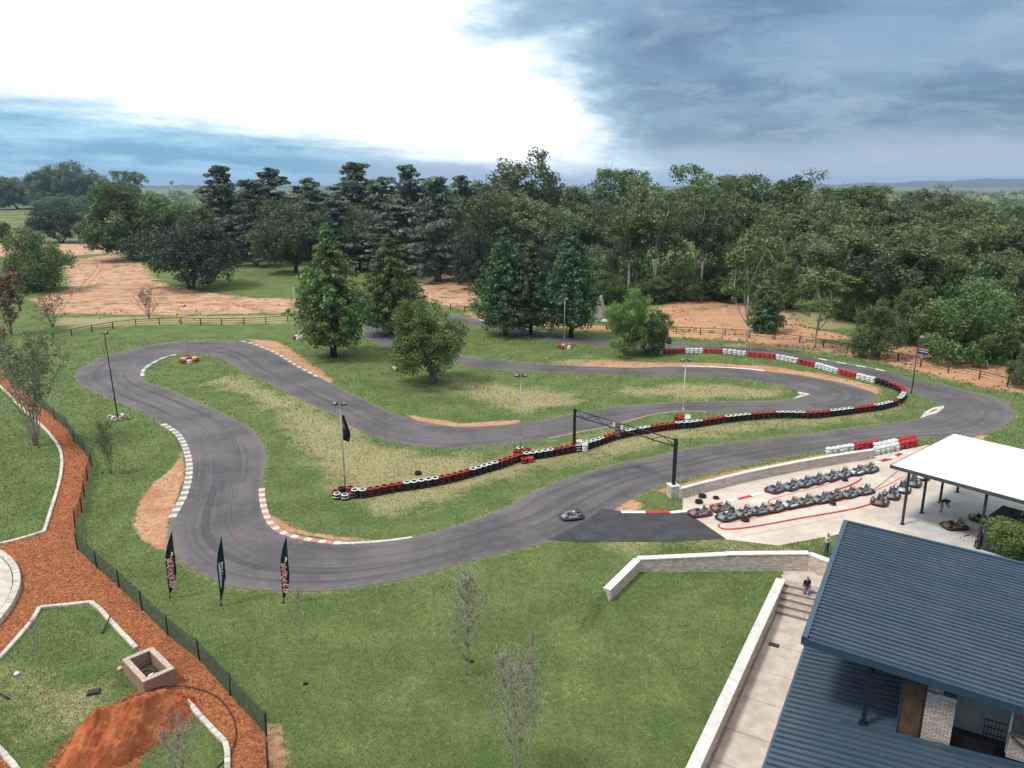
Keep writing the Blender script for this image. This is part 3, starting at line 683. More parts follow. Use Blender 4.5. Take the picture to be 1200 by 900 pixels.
for i in range(ns):
    a = sy0 + (sy1 - sy0) * i / ns; z1 = -2.0 + 0.9 * (i + 1) / ns
    MB().prism([W(-7.47, a), W(-3.9, a), W(-3.9, sy1 + (0.004 if i < ns - 1 else 0.3)), W(-7.47, sy1 + (0.004 if i < ns - 1 else 0.3))], -2.28 + i * 0.004, z1 - 0.05).build('riser', brick_mat('step_brick', (0.40, 0.33, 0.28), (0.24, 0.185, 0.155), (0.46, 0.42, 0.37)), ST)
    MB().prism([W(-7.466, a - 0.03), W(-3.9, a - 0.03), W(-3.9, a + (sy1 - sy0) / ns - 0.002), W(-7.466, a + (sy1 - sy0) / ns - 0.002)], z1 - 0.048, z1).build('tread', mat('tread', (0.36, 0.30, 0.26), 0.9, 0.25, 3, 0.3, 20), ST)
LAND = [W(-7.45, sy1 + 0.0), W(-3.5, sy1 + 0.0), W(1, sy1), W(1, 53.6), W(-6, 54.3), W(-9.3, 53.6), W(-8.6, 52.2), W(-7.45, 51.6)]
b = MB(); b.prism(LAND, -1.6, -1.08); tag(b.build('landing', slab_m), 'small paved landing at the head of the brick steps', 'paving', kind='structure')
t = thing('drain_cover', 'small black drain grate set in the slab path', 'drain', (*W(*loc(907, 756, -2)), -1.985), -AZB)
MB().box((0, 0, 0), (0.62, 0.40, 0.03)).build('frame', black_metal, t)
for k in range(4): MB().box((-0.2 + 0.133 * k, 0, 0.02), (0.06, 0.34, 0.02)).build('bar', mat('iron', (0.05, 0.05, 0.055), 0.5), t)

# ------------------------------------------------------------------ pavilion with two blue metal roofs
def roof_mat():
    m = mat('blue_roof_sheet', (0.046, 0.074, 0.107), 0.42, 0.10, 0.7, spec=0.5); t = NT(m.node_tree); b = t.n['Principled BSDF']
    pos = t.new('ShaderNodeNewGeometry').outputs['Position']
    u = t.vm('DOT_PRODUCT', pos, (LX[0], LX[1], 0)); v = t.vm('DOT_PRODUCT', pos, (LY[0], LY[1], 0))
    st = t.noise(t.comb(t.m('MULTIPLY', u, 0.35), t.m('MULTIPLY', v, 3.0), 0), 1.0, 5, 0.65); bl = t.noise(pos, 0.5, 5, 0.6)
    sh = t.new('ShaderNodeTexWhiteNoise', noise_dimensions='1D'); t.put(sh.inputs['W'], t.m('FLOOR', t.m('DIVIDE', v, 0.73)))
    c = t.mix(t.ss(st, 0.3, 0.7), (0.032, 0.053, 0.078), (0.046, 0.071, 0.100)); c = t.mix(t.m('MULTIPLY', sh.outputs['Value'], 0.35), c, (0.056, 0.080, 0.108))
    c = t.mix(t.m('MULTIPLY', t.ss(bl, 0.55, 0.8), 0.35), c, (0.12, 0.115, 0.105)); t.l.new(c, b.inputs['Base Color'])
    t.put(b.inputs['Roughness'], t.m('ADD', 0.22, t.m('MULTIPLY', st, 0.2))); return m
blue_roof = roof_mat()
blue_dark = mat('blue_fascia', (0.028, 0.055, 0.085), 0.5, 0.1, 1, spec=0.4)
blue_flash = mat('blue_flashing', (0.046, 0.082, 0.120), 0.4, 0.08, 1, spec=0.5)
PV = thing('pavilion', 'low pavilion with two overlapping blue ribbed metal roofs', 'building', (*W(0, 36), 0), -AZB)
def rib_roof(name, x0, x1, y0, y1, zf, pitch, hgt, m):
    """ribbed sheet: ribs run along local x (down the slope), profile repeats along y"""
    n = int((y1 - y0) / pitch); ys, zs = [], []
    for i in range(n):
        a = y0 + i * (y1 - y0) / n; p = (y1 - y0) / n
        for f, h in ((0.0, 0), (0.50, 0), (0.58, 1), (0.92, 1)): ys.append(a + f * p); zs.append(h * hgt)
    ys.append(y1); zs.append(0)
    xs = [x0, x1]; b = MB(); N = len(ys)
    vs = [(x, y - 36, zf(x) + z) for x in xs for y, z in zip(ys, zs)] + [(x, y - 36, zf(x) - 0.03) for x in xs for y in (y0, y1)]
    fs = [(k, N + k, N + k + 1, k + 1) for k in range(N - 1)] + [(2*N, 2*N + 1, 2*N + 3, 2*N + 2)]
    b.add(vs, fs); return b.build(name, m, PV)
ZU = lambda x: 5.5 - 0.0495 * (x + 3.86); ZL = lambda x: 1.3 + 0.083 * (x + 4.4)
U0, U1 = 34.2, 48.8
up = rib_roof('upper_roof', -3.86, 17.0, U0, U1, ZU, 0.365, 0.10, blue_roof)
def slab_local(name, x0, x1, y0, y1, za, zb_, m, parent=PV):
    """box whose top follows za(x) and bottom zb_(x)"""
    b = MB(); vs = [(x, y - 36, f(x)) for f in (zb_, za) for x, y in ((x0, y0), (x1, y0), (x1, y1), (x0, y1))]
    b.add(vs, [(3, 2, 1, 0), (4, 5, 6, 7), (0, 1, 5, 4), (1, 2, 6, 5), (2, 3, 7, 6), (3, 0, 4, 7)]); return b.build(name, m, parent)
slab_local('fascia', -3.88, 17, U0 - 0.10, U0 - 0.002, lambda x: ZU(x) + 0.06, lambda x: ZU(x) - 0.32, blue_dark, up)
slab_local('barge_flashing', -3.94, -3.70, U0 - 0.10, U1 + 0.05, lambda x: ZU(x) + 0.15, lambda x: ZU(x) + 0.125, blue_flash, up)
slab_local('barge_board', -3.96, -3.90, U0 - 0.10, U1 + 0.05, lambda x: ZU(x) + 0.08, lambda x: ZU(x) - 0.28, blue_dark, up)
slab_local('ridge_flashing', -3.7, 17, U1 - 0.12, U1 + 0.06, lambda x: ZU(x) + 0.15, lambda x: ZU(x) + 0.125, blue_flash, up)
slab_local('soffit', -3.8, 17, U0 + 0.02, U1 - 0.05, lambda x: ZU(x) - 0.06, lambda x: ZU(x) - 0.10, mat('soffit', (0.05, 0.05, 0.055)), up)
LB, WY = 34.46, 34.85
lw = rib_roof('lower_roof', -4.4, 17.0, 20.0, LB, ZL, 0.40, 0.10, blue_roof)
lw2 = rib_roof('terrace_roof', -4.4, 0.40, LB + 0.002, 44.0, ZL, 0.40, 0.10, blue_roof)
slab_local('step_flashing', -1.9, 17, LB - 0.16, LB + 0.10, lambda x: ZL(x) + 0.13, lambda x: ZL(x) - 0.05, blue_dark, lw)
slab_local('gutter', -4.52, -4.38, 20, 44, lambda x: 1.27, lambda x: 1.10, blue_flash, lw)
pz = ZL(-1.0); pc = (-0.96, 34.62)
def lbox(name, x, y, z0, z1, sx, sy, m, parent=PV): return MB().box((x, y - 36, (z0 + z1) / 2), (sx, sy, z1 - z0)).build(name, m, parent)
post = lbox('roof_post', pc[0], pc[1], pz, ZU(pc[0]) - 0.1, 0.20, 0.20, black_metal)
MB().tube([(pc[0] + 0.12, pc[1] - 36, ZU(pc[0]) - 0.85), (pc[0] + 0.32, pc[1] - 35.8, ZU(pc[0]) - 0.12)], 0.05, 5).build('brace', black_metal, post)
MB().box((pc[0], pc[1] - 36, pz + 0.16), (0.40, 0.40, 0.05)).build('base_plate', black_metal, post)
lbox('timber_panel', 0.86, WY + 0.05, ZL(.8) - 0.1, ZU(1) - 0.12, 0.86, 0.08, mat('brown_board', (0.085, 0.050, 0.030), 0.8, 0.35, 2.0, 0.2, 20))
lbox('panel_frame', 1.33, WY + 0.0, ZL(1.3) - 0.1, ZU(1.5) - 0.12, 0.06, 0.1, black_metal)
lbox('panel_edge', 0.41, WY + 0.0, ZL(.4) - 0.1, ZU(.4) - 0.12, 0.05, 0.12, blue_dark)
lbox('brick_pillar', 1.96, WY + 0.28, ZL(2.0) - 0.1, ZU(2) - 1.05, 1.14, 0.6, brick_white)
lbox('pillar_cap', 1.70, WY + 0.34, ZU(2) - 1.048, ZU(2) - 0.12, 0.60, 0.45, brick_mat('grey_block', (0.36, 0.33, 0.30), (0.30, 0.27, 0.25), (0.38, 0.35, 0.32), 0.4, 0.19, 0.012))
lbox('back_wall', 9.5, 37.2, 0.9, ZU(9) - 0.4, 16.0, 0.2, mat('grey_plaster', (0.30, 0.32, 0.30), 0.85, 0.1, 1))
lbox('terrace_floor', 9.5, 36.0, 0.75, 1.30, 16.0, 2.2, mat('dark_floor', (0.03, 0.03, 0.035), 0.6))
lbox('sill_beam', 3.3, WY + 0.75, 1.30, 1.98, 1.9, 0.12, black_metal)
gx, gz = 4.15, 2.0
gt = lbox('gate', gx, WY + 0.70, gz, gz + 0.07, 0.85, 0.05, black_metal)
for k in range(7): lbox('bar', gx - 0.40 + 0.133 * k, WY + 0.70, gz + 0.07, gz + 1.15, 0.03, 0.03, black_metal, gt)
for z in (0.45, 0.8, 1.15): lbox('rail', gx, WY + 0.70, gz + z, gz + z + 0.045, 0.85, 0.04, black_metal, gt)
lbox('door_post', 4.66, WY + 0.55, ZL(4.6) - 0.1, ZU(4.6) - 0.3, 0.07, 0.09, mat('pale_steel', (0.5, 0.52, 0.53), 0.5))
lbox('brick_parapet', 7.1, WY + 0.35, ZL(7) - 0.3, ZL(6) + 0.85, 4.9, 0.3, brick_white)
MB().tube([(4.72, WY - 36 + 0.1, ZL(5) + 1.0), (5.9, WY - 36 + 0.1, ZL(6) + 0.1)], 0.035, 5).build('stay_rod', black_metal, PV)
sg = lbox('sign_board', 5.7, WY + 0.5, ZL(6) + 1.5, ZL(6) + 2.0, 1.5, 0.04, mat('sign_red', (0.5, 0.03, 0.03), 0.5))
lbox('blue_stripe', 5.75, WY + 0.47, ZL(6) + 1.51, ZL(6) + 1.67, 1.4, 0.02, mat('sign_blue', (0.05, 0.08, 0.4), 0.5), sg)
lbox('white_stripe', 5.25, WY + 0.47, ZL(6) + 1.69, ZL(6) + 1.85, 0.4, 0.02, white_paint, sg)
lbox('lower_wall', 6.4, 32.0, -2.3, 1.0, 20.9, 25.0, brick_pale)
lbox('upper_wall', 9.0, 43.0, 0.9, 4.2, 14.0, 10.0, brick_pale)
lbox('end_wall', -1.0, 46.0, -2.3, 4.4, 3.0, 5.0, brick_pale)

# ------------------------------------------------------------------ canopy over the kart workshop
CZ = 4.8; k_ = (CAMH - CZ) / (CAMH - 4.0)
CL = np.array(ray(1045, 545, CZ)); CT = np.array(ray(1118, 508.5, CZ))
c1 = CT - CL; CLEN = np.linalg.norm(c1); c1 /= CLEN; c2 = np.array([c1[1], -c1[0]]); CWID = 13.5
def CP(a, c): return tuple(CL + c1 * a + c2 * c)
CA = math.atan2(c2[1], c2[0])                      # local x along c2, local y along c1
CN = thing('workshop_canopy', 'open canopy with white roof on slim steel posts beside the pit', 'canopy', (*CL, 0), CA)
cb = MB(); n = 40; ys = np.linspace(0, CWID, n * 4 + 1)
white_roof = mat('white_roof_sheet', (0.70, 0.68, 0.64), 0.55, 0.06, 0.5, col2=(0.80, 0.79, 0.77))
prof = [0, 0, 0.006, 0.006]
vs = [(x, a, CZ + 0.01 + prof[i % 4]) for a in (0, CLEN) for i, x in enumerate(ys)]; N = len(ys)
cb.add(vs, [(i, i + 1, N + i + 1, N + i) for i in range(N - 1)])
rf = cb.build('roof', white_roof, CN)
for nm, c, s in (('fascia', (CWID / 2, -0.05, CZ - 0.12), (CWID, 0.09, 0.26)), ('fascia', (-0.05, CLEN / 2, CZ - 0.12), (0.09, CLEN + 0.2, 0.26)),
                 ('fascia', (CWID / 2, CLEN + 0.05, CZ - 0.12), (CWID, 0.09, 0.26)), ('soffit', (CWID / 2, CLEN / 2, CZ - 0.10), (CWID - 0.1, CLEN - 0.1, 0.05))):
    MB().box(c, s).build(nm, mat('canopy_steel', (0.07, 0.075, 0.08), 0.5) if nm == 'fascia' else mat('canopy_soffit', (0.3, 0.3, 0.3)), rf)
for k in range(1, 9): MB().box((CWID * k / 9, CLEN / 2, CZ + 0.025), (0.05, CLEN - 0.02, 0.02)).build('seam', mat('roof_seam', (0.62, 0.61, 0.59), 0.6), rf)
for a in np.linspace(0.6, CLEN - 0.6, 5): MB().box((CWID / 2, a, CZ + 0.022), (CWID - 0.1, 0.04, 0.008)).build('screw_line', mat('roof_screws', (0.66, 0.64, 0.62), 0.6), rf)
brown_post = mat('brown_steel', (0.045, 0.033, 0.030), 0.6)
for c, a in ((1.15, 0.55), (1.2, 3.95), (1.3, 7.25), (1.3, 10.9), (6.6, 0.55), (12.2, 0.55), (12.2, 6.0), (12.2, 11.0)):
    pp = MB().box((c, a, CZ / 2 - 0.1), (0.16, 0.16, CZ - 0.28)).build('post', brown_post, CN)
    MB().box((c, a, 0.06), (0.32, 0.32, 0.05)).build('base_plate', brown_post, pp)
b = MB(); b.prism([CP(0.0, 0.2), CP(CLEN, 0.6), CP(CLEN, CWID), CP(-0.4, CWID), CP(-0.4, 2.0)], 0.0, 0.045)
tag(b.build('workshop_floor', mat('workshop_concrete', (0.46, 0.45, 0.43), 0.85, 0.12, 0.8, 0.15, 10)), 'grey concrete floor slab under the canopy', 'floor', kind='structure')
BX = thing('tool_container', 'dark grey panelled container standing under the canopy', 'container', (*CP(2.2, 8.3), 0.045), CA)
MB().box((0, 0, 1.3), (3.0, 3.2, 2.6), bev=0.03).build('shell', mat('container_paint', (0.045, 0.05, 0.058), 0.6), BX)
for k in range(7): MB().box((-1.25 + 0.42 * k, -1.63, 1.3), (0.2, 0.05, 2.3)).build('panel_rib', mat('container_rib', (0.055, 0.06, 0.07), 0.6), BX)
for k in range(7): MB().box((-1.53, -1.3 + 0.43 * k, 1.3), (0.05, 0.2, 2.3)).build('panel_rib', MATS['container_rib'], BX)

# ------------------------------------------------------------------ tyres
def tyre_mesh(name, top, tread, r=0.335, h=0.26, n=12):
    ri = r * 0.56
    prof = [(ri, 0.06), (ri + 0.03, 0.01), (r - 0.05, 0.0), (r, 0.06), (r, h - 0.06), (r - 0.05, h), (ri + 0.03, h - 0.01), (ri, h - 0.06)]
    b = MB(); b.lathe(prof, n, closed=True, mis=[1, 1, 1, 1, 0, 0, 1, 1], smooth=True); return b.mesh(name, [top, tread])
TM = {'w': tyre_mesh('tyre', tyre_white, rubber), 'r': tyre_mesh('tyre', tyre_red, rubber_red), 'k': tyre_mesh('tyre', rubber, rubber), 'm': tyre_mesh('tyre', rubber_red, rubber_red),
      'W': tyre_mesh('tyre', tyre_white, tyre_white), 'R': tyre_mesh('tyre', tyre_red, tyre_red)}
def stack(parent, x, y, cols, z0=0.0, jit=0.02):
    for i, c in enumerate(cols):
        put('tyre', TM[c], parent, (x + random.uniform(-jit, jit), y + random.uniform(-jit, jit), z0 + i * 0.262), (random.uniform(-.03, .03), random.uniform(-.03, .03), random.uniform(0, 6)))
FRONT = spline(px_poly([(412,583),(425,583),(461,576.5),(498,571),(526,565.5),(562,555.5),(590,547),(609,540.5),(639,536),(670,530),(687,526.5),(723,514.5),(758,507.5),(791,502.5),(811,501),(854,494.5),(914,489.5),(953,490),(984,486.5),(1012,483),(1034,479.5),(1051,474.5)]), 0.5)
BACK = spline(px_poly([(1053,473.5),(1058,467),(1056.6,460.5),(1046,455.5),(1022.7,448.5),(1000.7,443),(980.5,438),(956.7,431),(934.7,426),(908.7,421),(875.7,417.5),(848,414.7),(824,413.8),(800.5,414),(778.5,415),(760,414.2)]), 0.5)
t = thing('tyre_barrier', 'long winding barrier of stacked tyres with red and white tops beside the straight', 'tyre barrier')
P, _ = resample(FRONT, 0.655)
for i, (x, y, h) in enumerate(P):
    c = 'w' if (i + 3) % 10 < 5 else 'r'
    stack(t, x, y, ('kk' if c == 'w' else 'mm') + c)
t = thing('tyre_barrier', 'far tyre barrier painted in broad red and white blocks round the bend', 'tyre barrier')
P, st = resample(BACK, 0.74)
pxs = [600 + FPX * x / (y * math.cos(TILT) + CAMH * math.sin(TILT)) for x, y, h in P]
def back_col(i, q):
    if i < 12: return 'wr'[i // 6 % 2] if False else ('w' if i < 5 else 'r')
    for lim, c in ((778, 'W'), (800, 'R'), (824, 'W'), (848, 'R'), (876, 'W'), (908, 'R'), (934, 'W'), (957, 'R'), (980, 'W'), (1002, 'R'), (1023, 'W'), (1046, 'm')):
        if q < lim: return c
    return 'W'
for i, ((x, y, h), q) in enumerate(zip(P, pxs)):
    c = back_col(i, q); stack(t, x, y, {'w': 'kkw', 'r': 'mmr', 'm': 'kkm'}.get(c, c * 3), jit=0.05)
# three rows deep at the end of the pit wall
t = thing('tyre_barrier', 'short deep block of red and white tyres at the end of the pit wall', 'tyre barrier')
for row, (a, b_, seq) in enumerate((((968,534),(1030,523.5),'WWWWWWRRRRRR'), ((1024,533),(1074,522),'WWWWWRRRRR'), ((1024,528.5),(1072,518),'WWWWWRRRRR'))):
    P, _ = resample(px_poly([a, b_]), 0.72)
    for i, (x, y, h) in enumerate(P): stack(t, x, y, seq[min(len(seq) - 1, int(i * len(seq) / len(P)))] * (3 if row else 3), jit=0.05)
def cluster(px, py, cols, lab, n=5, r=0.62, layers=2, inner=False):
    g = G(px, py); t = thing('tyre_cluster', lab, 'tyres', g, group='tyres packed round the foot of a pole')
    for i in range(n):
        a = 2 * math.pi * i / n + 0.4; c = cols[i % len(cols)]
        for l in range(layers): put('tyre', TM[c], t, (r * math.cos(a), r * math.sin(a), l * 0.262), (0, 0, a))
    return t
cluster(405, 581, 'wrkrw', 'white and red topped tyres round the flag pole at the barrier end', 7, 0.85)
cluster(680, 527, 'wWrwW', 'white banded tyres round the foot of the gantry post', 5, 0.6, 3)
cluster(612, 535, 'rwr', 'red tyres bunched behind the barrier at the tall grey lamp', 4, 0.6, 3)
cluster(618, 542, 'Rr', 'pink and white tyre pair standing out in front of the barrier', 2, 0.34, 2)
cluster(800, 495, 'WRrr', 'red and white tyres bunched at the third lamp along the barrier', 5, 0.65, 3)
cluster(222, 424, 'RWRWR', 'red and white tyres round the lamp in the far-left hairpin', 8, 1.1)
cluster(352, 397, 'RWW', 'red and white tyres beside the left conifer', 6, 1.0)
cluster(469, 432, 'WRW', 'white and red tyres half hidden by the round leafy tree', 5, 0.85, 1)
cluster(662, 408, 'RWR', 'red and white tyres round the lamp in front of the conifers', 5, 0.95)
# brown and white wheels at the dark lamp
g = G(139, 492); t = thing('tyre_cluster', 'brown and white painted tyres standing on edge at the dark lamp', 'tyres', g, group='tyres packed round the foot of a pole')
TB = tyre_mesh('tyre', tyre_white, mat('tyre_brown', (0.36, 0.12, 0.06), 0.7))
for x, y, rz, m in ((-0.9, 0.1, 0.3, TB), (-0.3, -0.5, 1.0, TM['W']), (0.35, -0.45, 1.5, TB), (0.1, 0.45, 2.4, TM['W']), (0.9, 0.0, 2.2, TB)):
    put('tyre', m, t, (x, y, 0.31), (math.pi / 2, 0, rz))
for px, py, lab, rot in ((490, 556, 'single loose black tyre lying on the grass behind the barrier', 0), (823, 583, 'loose black tyre on the paving by the pit wall', 0), (819, 589.5, 'black tyre lying nearest the two karts at the pit entry', 0), (839, 584.5, 'small flat tyre on the paving beside the pit wall', 0),
                         (990, 564.5, 'black tyre lying on the small lane island', 0), (974, 592.5, 'black tyre leaning beside the middle kart row', 0.5), (873, 611.5, 'reddish worn tyre on the long lane island', 0)):
    g = G(px, py); o = put('tyre', TM['m' if 'reddish' in lab else 'k'], None, (g.x, g.y, g.z + (0.09 if 'island' in lab else 0.02) + (0.14 if rot else 0)), (rot, 0, random.uniform(0, 6)), (0.8, 0.8, 0.7) if 'small' in lab else None)
    tag(o, lab, 'tyre', 'loose tyres')

# ------------------------------------------------------------------ lamps
lamp_glass = mat('lamp_glass', (0.16, 0.17, 0.18), 0.25, 0.1, 5, spec=0.6)
def lamp(px, pb, pt, m, lab, heads=2, rad=0.055, lean=0.0, headm=None):
    g = G(px, pb); h = rise(px, pb, pt); t = thing('floodlight_pole', lab, 'lamp post', g, group='floodlight poles around the track')
    MB().tube([(0, 0, 0), (lean * 0.5, 0, h * 0.5), (lean, 0, h)], [rad * 1.25, rad, rad * 0.8], 8).build('pole', m, t)
    MB().tube([(lean - 0.45, 0, h), (lean + 0.45, 0, h)], 0.035, 6).build('cross_arm', black_metal, t)
    for k in range(heads):
        sx = (-0.38, 0.38)[k] if heads == 2 else 0.3
        M = Matrix.Translation((lean + sx, -0.12, h + 0.12)) @ Matrix.Rotation(0.6 * (1 if k else -1), 4, 'Z') @ Matrix.Rotation(-0.9, 4, 'X')
        hd = MB().box(None, (0.46, 0.14, 0.36), M=M, bev=0.03).build('floodlight', headm or black_metal, t)
        MB().box(None, (0.36, 0.02, 0.26), M=M @ Matrix.Translation((0, -0.075, 0))).build('lens', lamp_glass, hd)
    MB().box((lean * 0.2, -0.09, h * 0.22), (0.16, 0.1, 0.3)).build('junction_box', m, t)
    return t, h
lt1, h1 = lamp(405, 577, 474, grey_metal, 'pale floodlight pole flying a black flag at the near end of the tyre barrier', lean=-0.05)
lamp(610, 534, 441, grey_metal, 'tall grey floodlight pole rising from the middle of the tyre barrier')
lamp(799.5, 495, 423, mat('white_pole', (0.62, 0.62, 0.6), 0.5), 'white floodlight pole right of the gantry')
lamp(221, 421, 359, grey_metal, 'slim grey floodlight pole in the far-left hairpin', 1)
lamp(138, 489, 391, black_metal, 'dark leaning floodlight pole left of the sweeping bend', 1, 0.06, -0.25)
lamp(661, 407, 351, grey_metal, 'grey floodlight pole in front of the conifers', 1, headm=lamp_glass)
lamp(845, 412, 359, grey_metal, 'slim pale floodlight pole behind the far tyre barrier', 1)
lt8, h8 = lamp(1068, 461, 396, black_metal, 'black floodlight pole with a small striped flag in the right-hand hairpin', 1, headm=lamp_glass)
lamp(347.5, 391, 335, grey_metal, 'thin pale pole left of the left conifer', 1, 0.045)
def cloth(t, pts, m, name='flag'):
    """pts: grid rows of local points; given a little thickness"""
    r, c = len(pts), len(pts[0]); b = MB(); vs = [p for row in pts for p in row]; back = [(x, y + 0.012, z) for x, y, z in vs]
    fs = [(i * c + j, i * c + j + 1, (i + 1) * c + j + 1, (i + 1) * c + j) for i in range(r - 1) for j in range(c - 1)]
    b.add(vs, fs, 0, True); b.add(back, [f[::-1] for f in fs], 0, True); return b.build(name, m, t)
fl = cloth(lt1, [[(0.06 + 0.62 * w * (0.35 + 0.65 * min(1, v * 1.6)) * (1 - 0.25 * max(0, v - .8) * 5), 0.07 * math.sin(5 * w + 4 * v), h1 - 0.95 - 2.15 * v - 0.3 * w * v) for w in np.linspace(0, 1, 6)] for v in np.linspace(0, 1, 9)], mat('black_flag', (0.012, 0.012, 0.016), 0.8))
for dz, m in ((0.32, tyre_red), (0.62, tyre_white)):
    cloth(lt1, [[(0.10 + 0.16 * w + 0.06 * v, -0.035 + 0.05 * math.sin(5 * w), h1 - 1.05 - dz - 0.28 * v - 0.35 * w) for w in np.linspace(0, 1, 3)] for v in (0, 1)], m, 'flag_patch')
for k, (c, n) in enumerate((((0.45, 0.03, 0.03), 'flag_red'), ((0.7, 0.7, 0.7), 'flag_white'), ((0.02, 0.2, 0.1), 'flag_green'), ((0.7, 0.7, 0.7), 'flag_white'), ((0.02, 0.04, 0.3), 'flag_blue'))):
    w_ = (0.30, 0.09, 0.22, 0.09, 0.30); z0 = h8 - 1.0 - sum(w_[:k])
    cloth(lt8, [[(0.06 + 1.25 * w, 0.1 * math.sin(5 * w), z0 - w_[k] * v - 0.22 * w) for w in np.linspace(0, 1, 6)] for v in (0, 1)], mat(n, c, 0.7), 'flag_stripe')

# ------------------------------------------------------------------ start gantry
GA, GB = G(672.6, 529), G(788.5, 582)
t = thing('start_gantry', 'black steel start gantry with trussed arms spanning the straight', 'gantry', (GA.x, GA.y, 0), math.atan2(GB.y - GA.y, GB.x - GA.x))
L = (GB - GA).length; hA, hB = rise(672.6, 529, 479), rise(788.5, 582, 514)
MB().box((0, 0, hA / 2), (0.22, 0.22, hA)).build('post', black_metal, t); MB().box((L, 0, hB / 2), (0.24, 0.24, hB)).build('post', black_metal, t)
zt = lambda x: hA + (hB - hA) * x / L
ped = thing('pedestal', 'small pale brick pedestal under the right gantry post', 'pedestal', (GB.x, GB.y, 0), 0.3)
MB().box((0, 0, 0.52), (0.82, 0.82, 1.04)).build('brickwork', brick_pale, ped); MB().box((0, 0, 1.085), (0.92, 0.92, 0.09), bev=0.015).build('cap', coping_m, ped)
b = MB()
for dz, r_ in ((-0.12, 0.05), (-0.72, 0.06)): b.tube([(0.1, 0, zt(0) + dz), (L - 0.1, 0, zt(L) + dz)], r_, 6)
b.build('chord', black_metal, t)
nb = 9
for k in range(nb):
    a, c = L * k / nb, L * (k + 1) / nb
    if k % 2 == 0: MB().tube([(a, 0, zt(a) - 0.14), (c, 0, zt(c) - 0.72)], 0.035, 5).build('truss_bar', black_metal, t)
    else: MB().tube([(a, 0, zt(a) - 0.72), (c, 0, zt(c) - 0.14)], 0.035, 5).build('truss_bar', black_metal, t)
xm = L * 0.47
lb = MB().box((xm, 0, zt(xm) - 0.75), (0.62, 0.22, 1.3), bev=0.03).build('light_box', mat('light_box_grey', (0.10, 0.10, 0.11), 0.5), t)
for k in range(3): MB().lathe([(0.0, 0.03), (0.11, 0.03), (0.13, 0.0)], 10, Matrix.Translation((xm, -0.11, zt(xm) - 0.40 - 0.36 * k)) @ Matrix.Rotation(R(90), 4, 'X')).build('signal_lens', mat('dull_red_lens', (0.25, 0.04, 0.04), 0.3), lb)
MB().box((xm + 0.55, -0.02, zt(xm) - 0.45), (0.38, 0.1, 0.42)).build('camera_box', mat('pale_box', (0.5, 0.5, 0.5), 0.5), t)
MB().box((xm - 0.5, -0.02, zt(xm) - 0.40), (0.30, 0.1, 0.5)).build('camera_box', MATS['pale_box'], t)

# ------------------------------------------------------------------ feather flags
navy = mat('flag_navy', (0.010, 0.017, 0.024), 0.8, 0.2, 3); pink = mat('flag_pink_script', (0.55, 0.27, 0.25), 0.8, 0.2, 8); fwhite = mat('flag_white_script', (0.62, 0.62, 0.66), 0.8)
def feather(px, pb, pt, wpx, lab, style):
    g = G(px, pb); h = rise(px, pb, pt); w = wpx * mpp(g); t = thing('feather_flag', lab, 'banner', g, {0: 0.12, 1: 0.9, 2: -0.1}[style], 'feather flags along the near side of the track')
    xe = lambda v: w * max(0.0, 1 - v / 0.5) ** 1.7          # curved pole edge, v from the tip down
    zz = lambda v: h * (0.995 - 0.91 * v)
    MB().tube([(0, 0, 0), (0, 0, h * 0.2)] + [(xe(v), 0, zz(v)) for v in (0.7, 0.5, 0.38, 0.27, 0.17, 0.08, 0.0)], [0.03, 0.026, 0.022, 0.02, 0.018, 0.015, 0.012, 0.01, 0.008], 6).build('pole', black_metal, t)
    MB().lathe([(0.0, 0.0), (0.07, 0.0), (0.06, 0.05), (0.03, 0.12)], 8).build('base', black_metal, t)
    rows = []
    for v in np.linspace(0, 1, 19):
        x0 = xe(v); x1 = w * (1.0 if v < 0.62 else 1 - 0.85 * ((v - 0.62) / 0.38) ** 1.6)
        rows.append([(x0 + max(0.01, x1 - x0) * q, 0.05 * math.sin(4 * v + 3 * q), zz(v)) for q in np.linspace(0, 1, 5)])
    cloth(t, rows, navy, 'banner')
    r_ = random.Random(style + 3)
    if style == 1:
        b = MB()
        for k in range(9): b.box((w * 0.5, -0.03, h * (0.62 - 0.043 * k)), (w * 0.72, 0.012, h * 0.037))
        b.build('lettering', fwhite, t); b = MB()
        for k in range(9): b.box((w * (0.4 + 0.06 * (k % 3)), -0.045, h * (0.62 - 0.043 * k)), (w * 0.22, 0.01, h * 0.018))
        b.build('small_print', navy, t)
    else:
        # joined script letters running up the banner, as broad strokes
        b = MB(); zt_, zb_ = h * 0.62, h * 0.17; ng = 7; lh = (zt_ - zb_) / ng
        for k in range(ng):
            z0 = zb_ + lh * k; cxl = w * (0.46 + 0.05 * math.sin(k * 1.7)); rr = w * r_.uniform(0.24, 0.34)
            a0 = r_.uniform(0, 3); sweep = r_.choice((3.6, 4.4, 5.4))
            b.tube([(cxl + rr * math.cos(a0 + sweep * f), -0.06, z0 + lh * 0.5 + lh * 0.46 * math.sin(a0 + sweep * f)) for f in np.linspace(0, 1, 8)], [0.035 + 0.035 * math.sin(math.pi * f) for f in np.linspace(0, 1, 8)], 5)
            b.tube([(cxl - rr * 0.9, -0.06, z0 + lh * r_.uniform(.1, .4)), (cxl + rr * 1.0, -0.06, z0 + lh * r_.uniform(.6, 1.0))], [0.03, 0.05], 5)
        b.build('lettering', pink, t)
        b = MB(); b.tube([(w * 0.62, -0.05, zt_ + 0.02), (w * 0.82, -0.05, zt_ + 0.22), (w * 0.74, -0.05, zt_ + 0.36)], [0.05, 0.06, 0.03], 5); b.build('lettering_tail', fwhite, t)
        b = MB()
        for k in range(5): b.box((w * 0.5, -0.05, h * (0.225 - 0.012 * k)), (w * 0.5, 0.012, h * 0.006))
        b.build('small_print', fwhite, t)
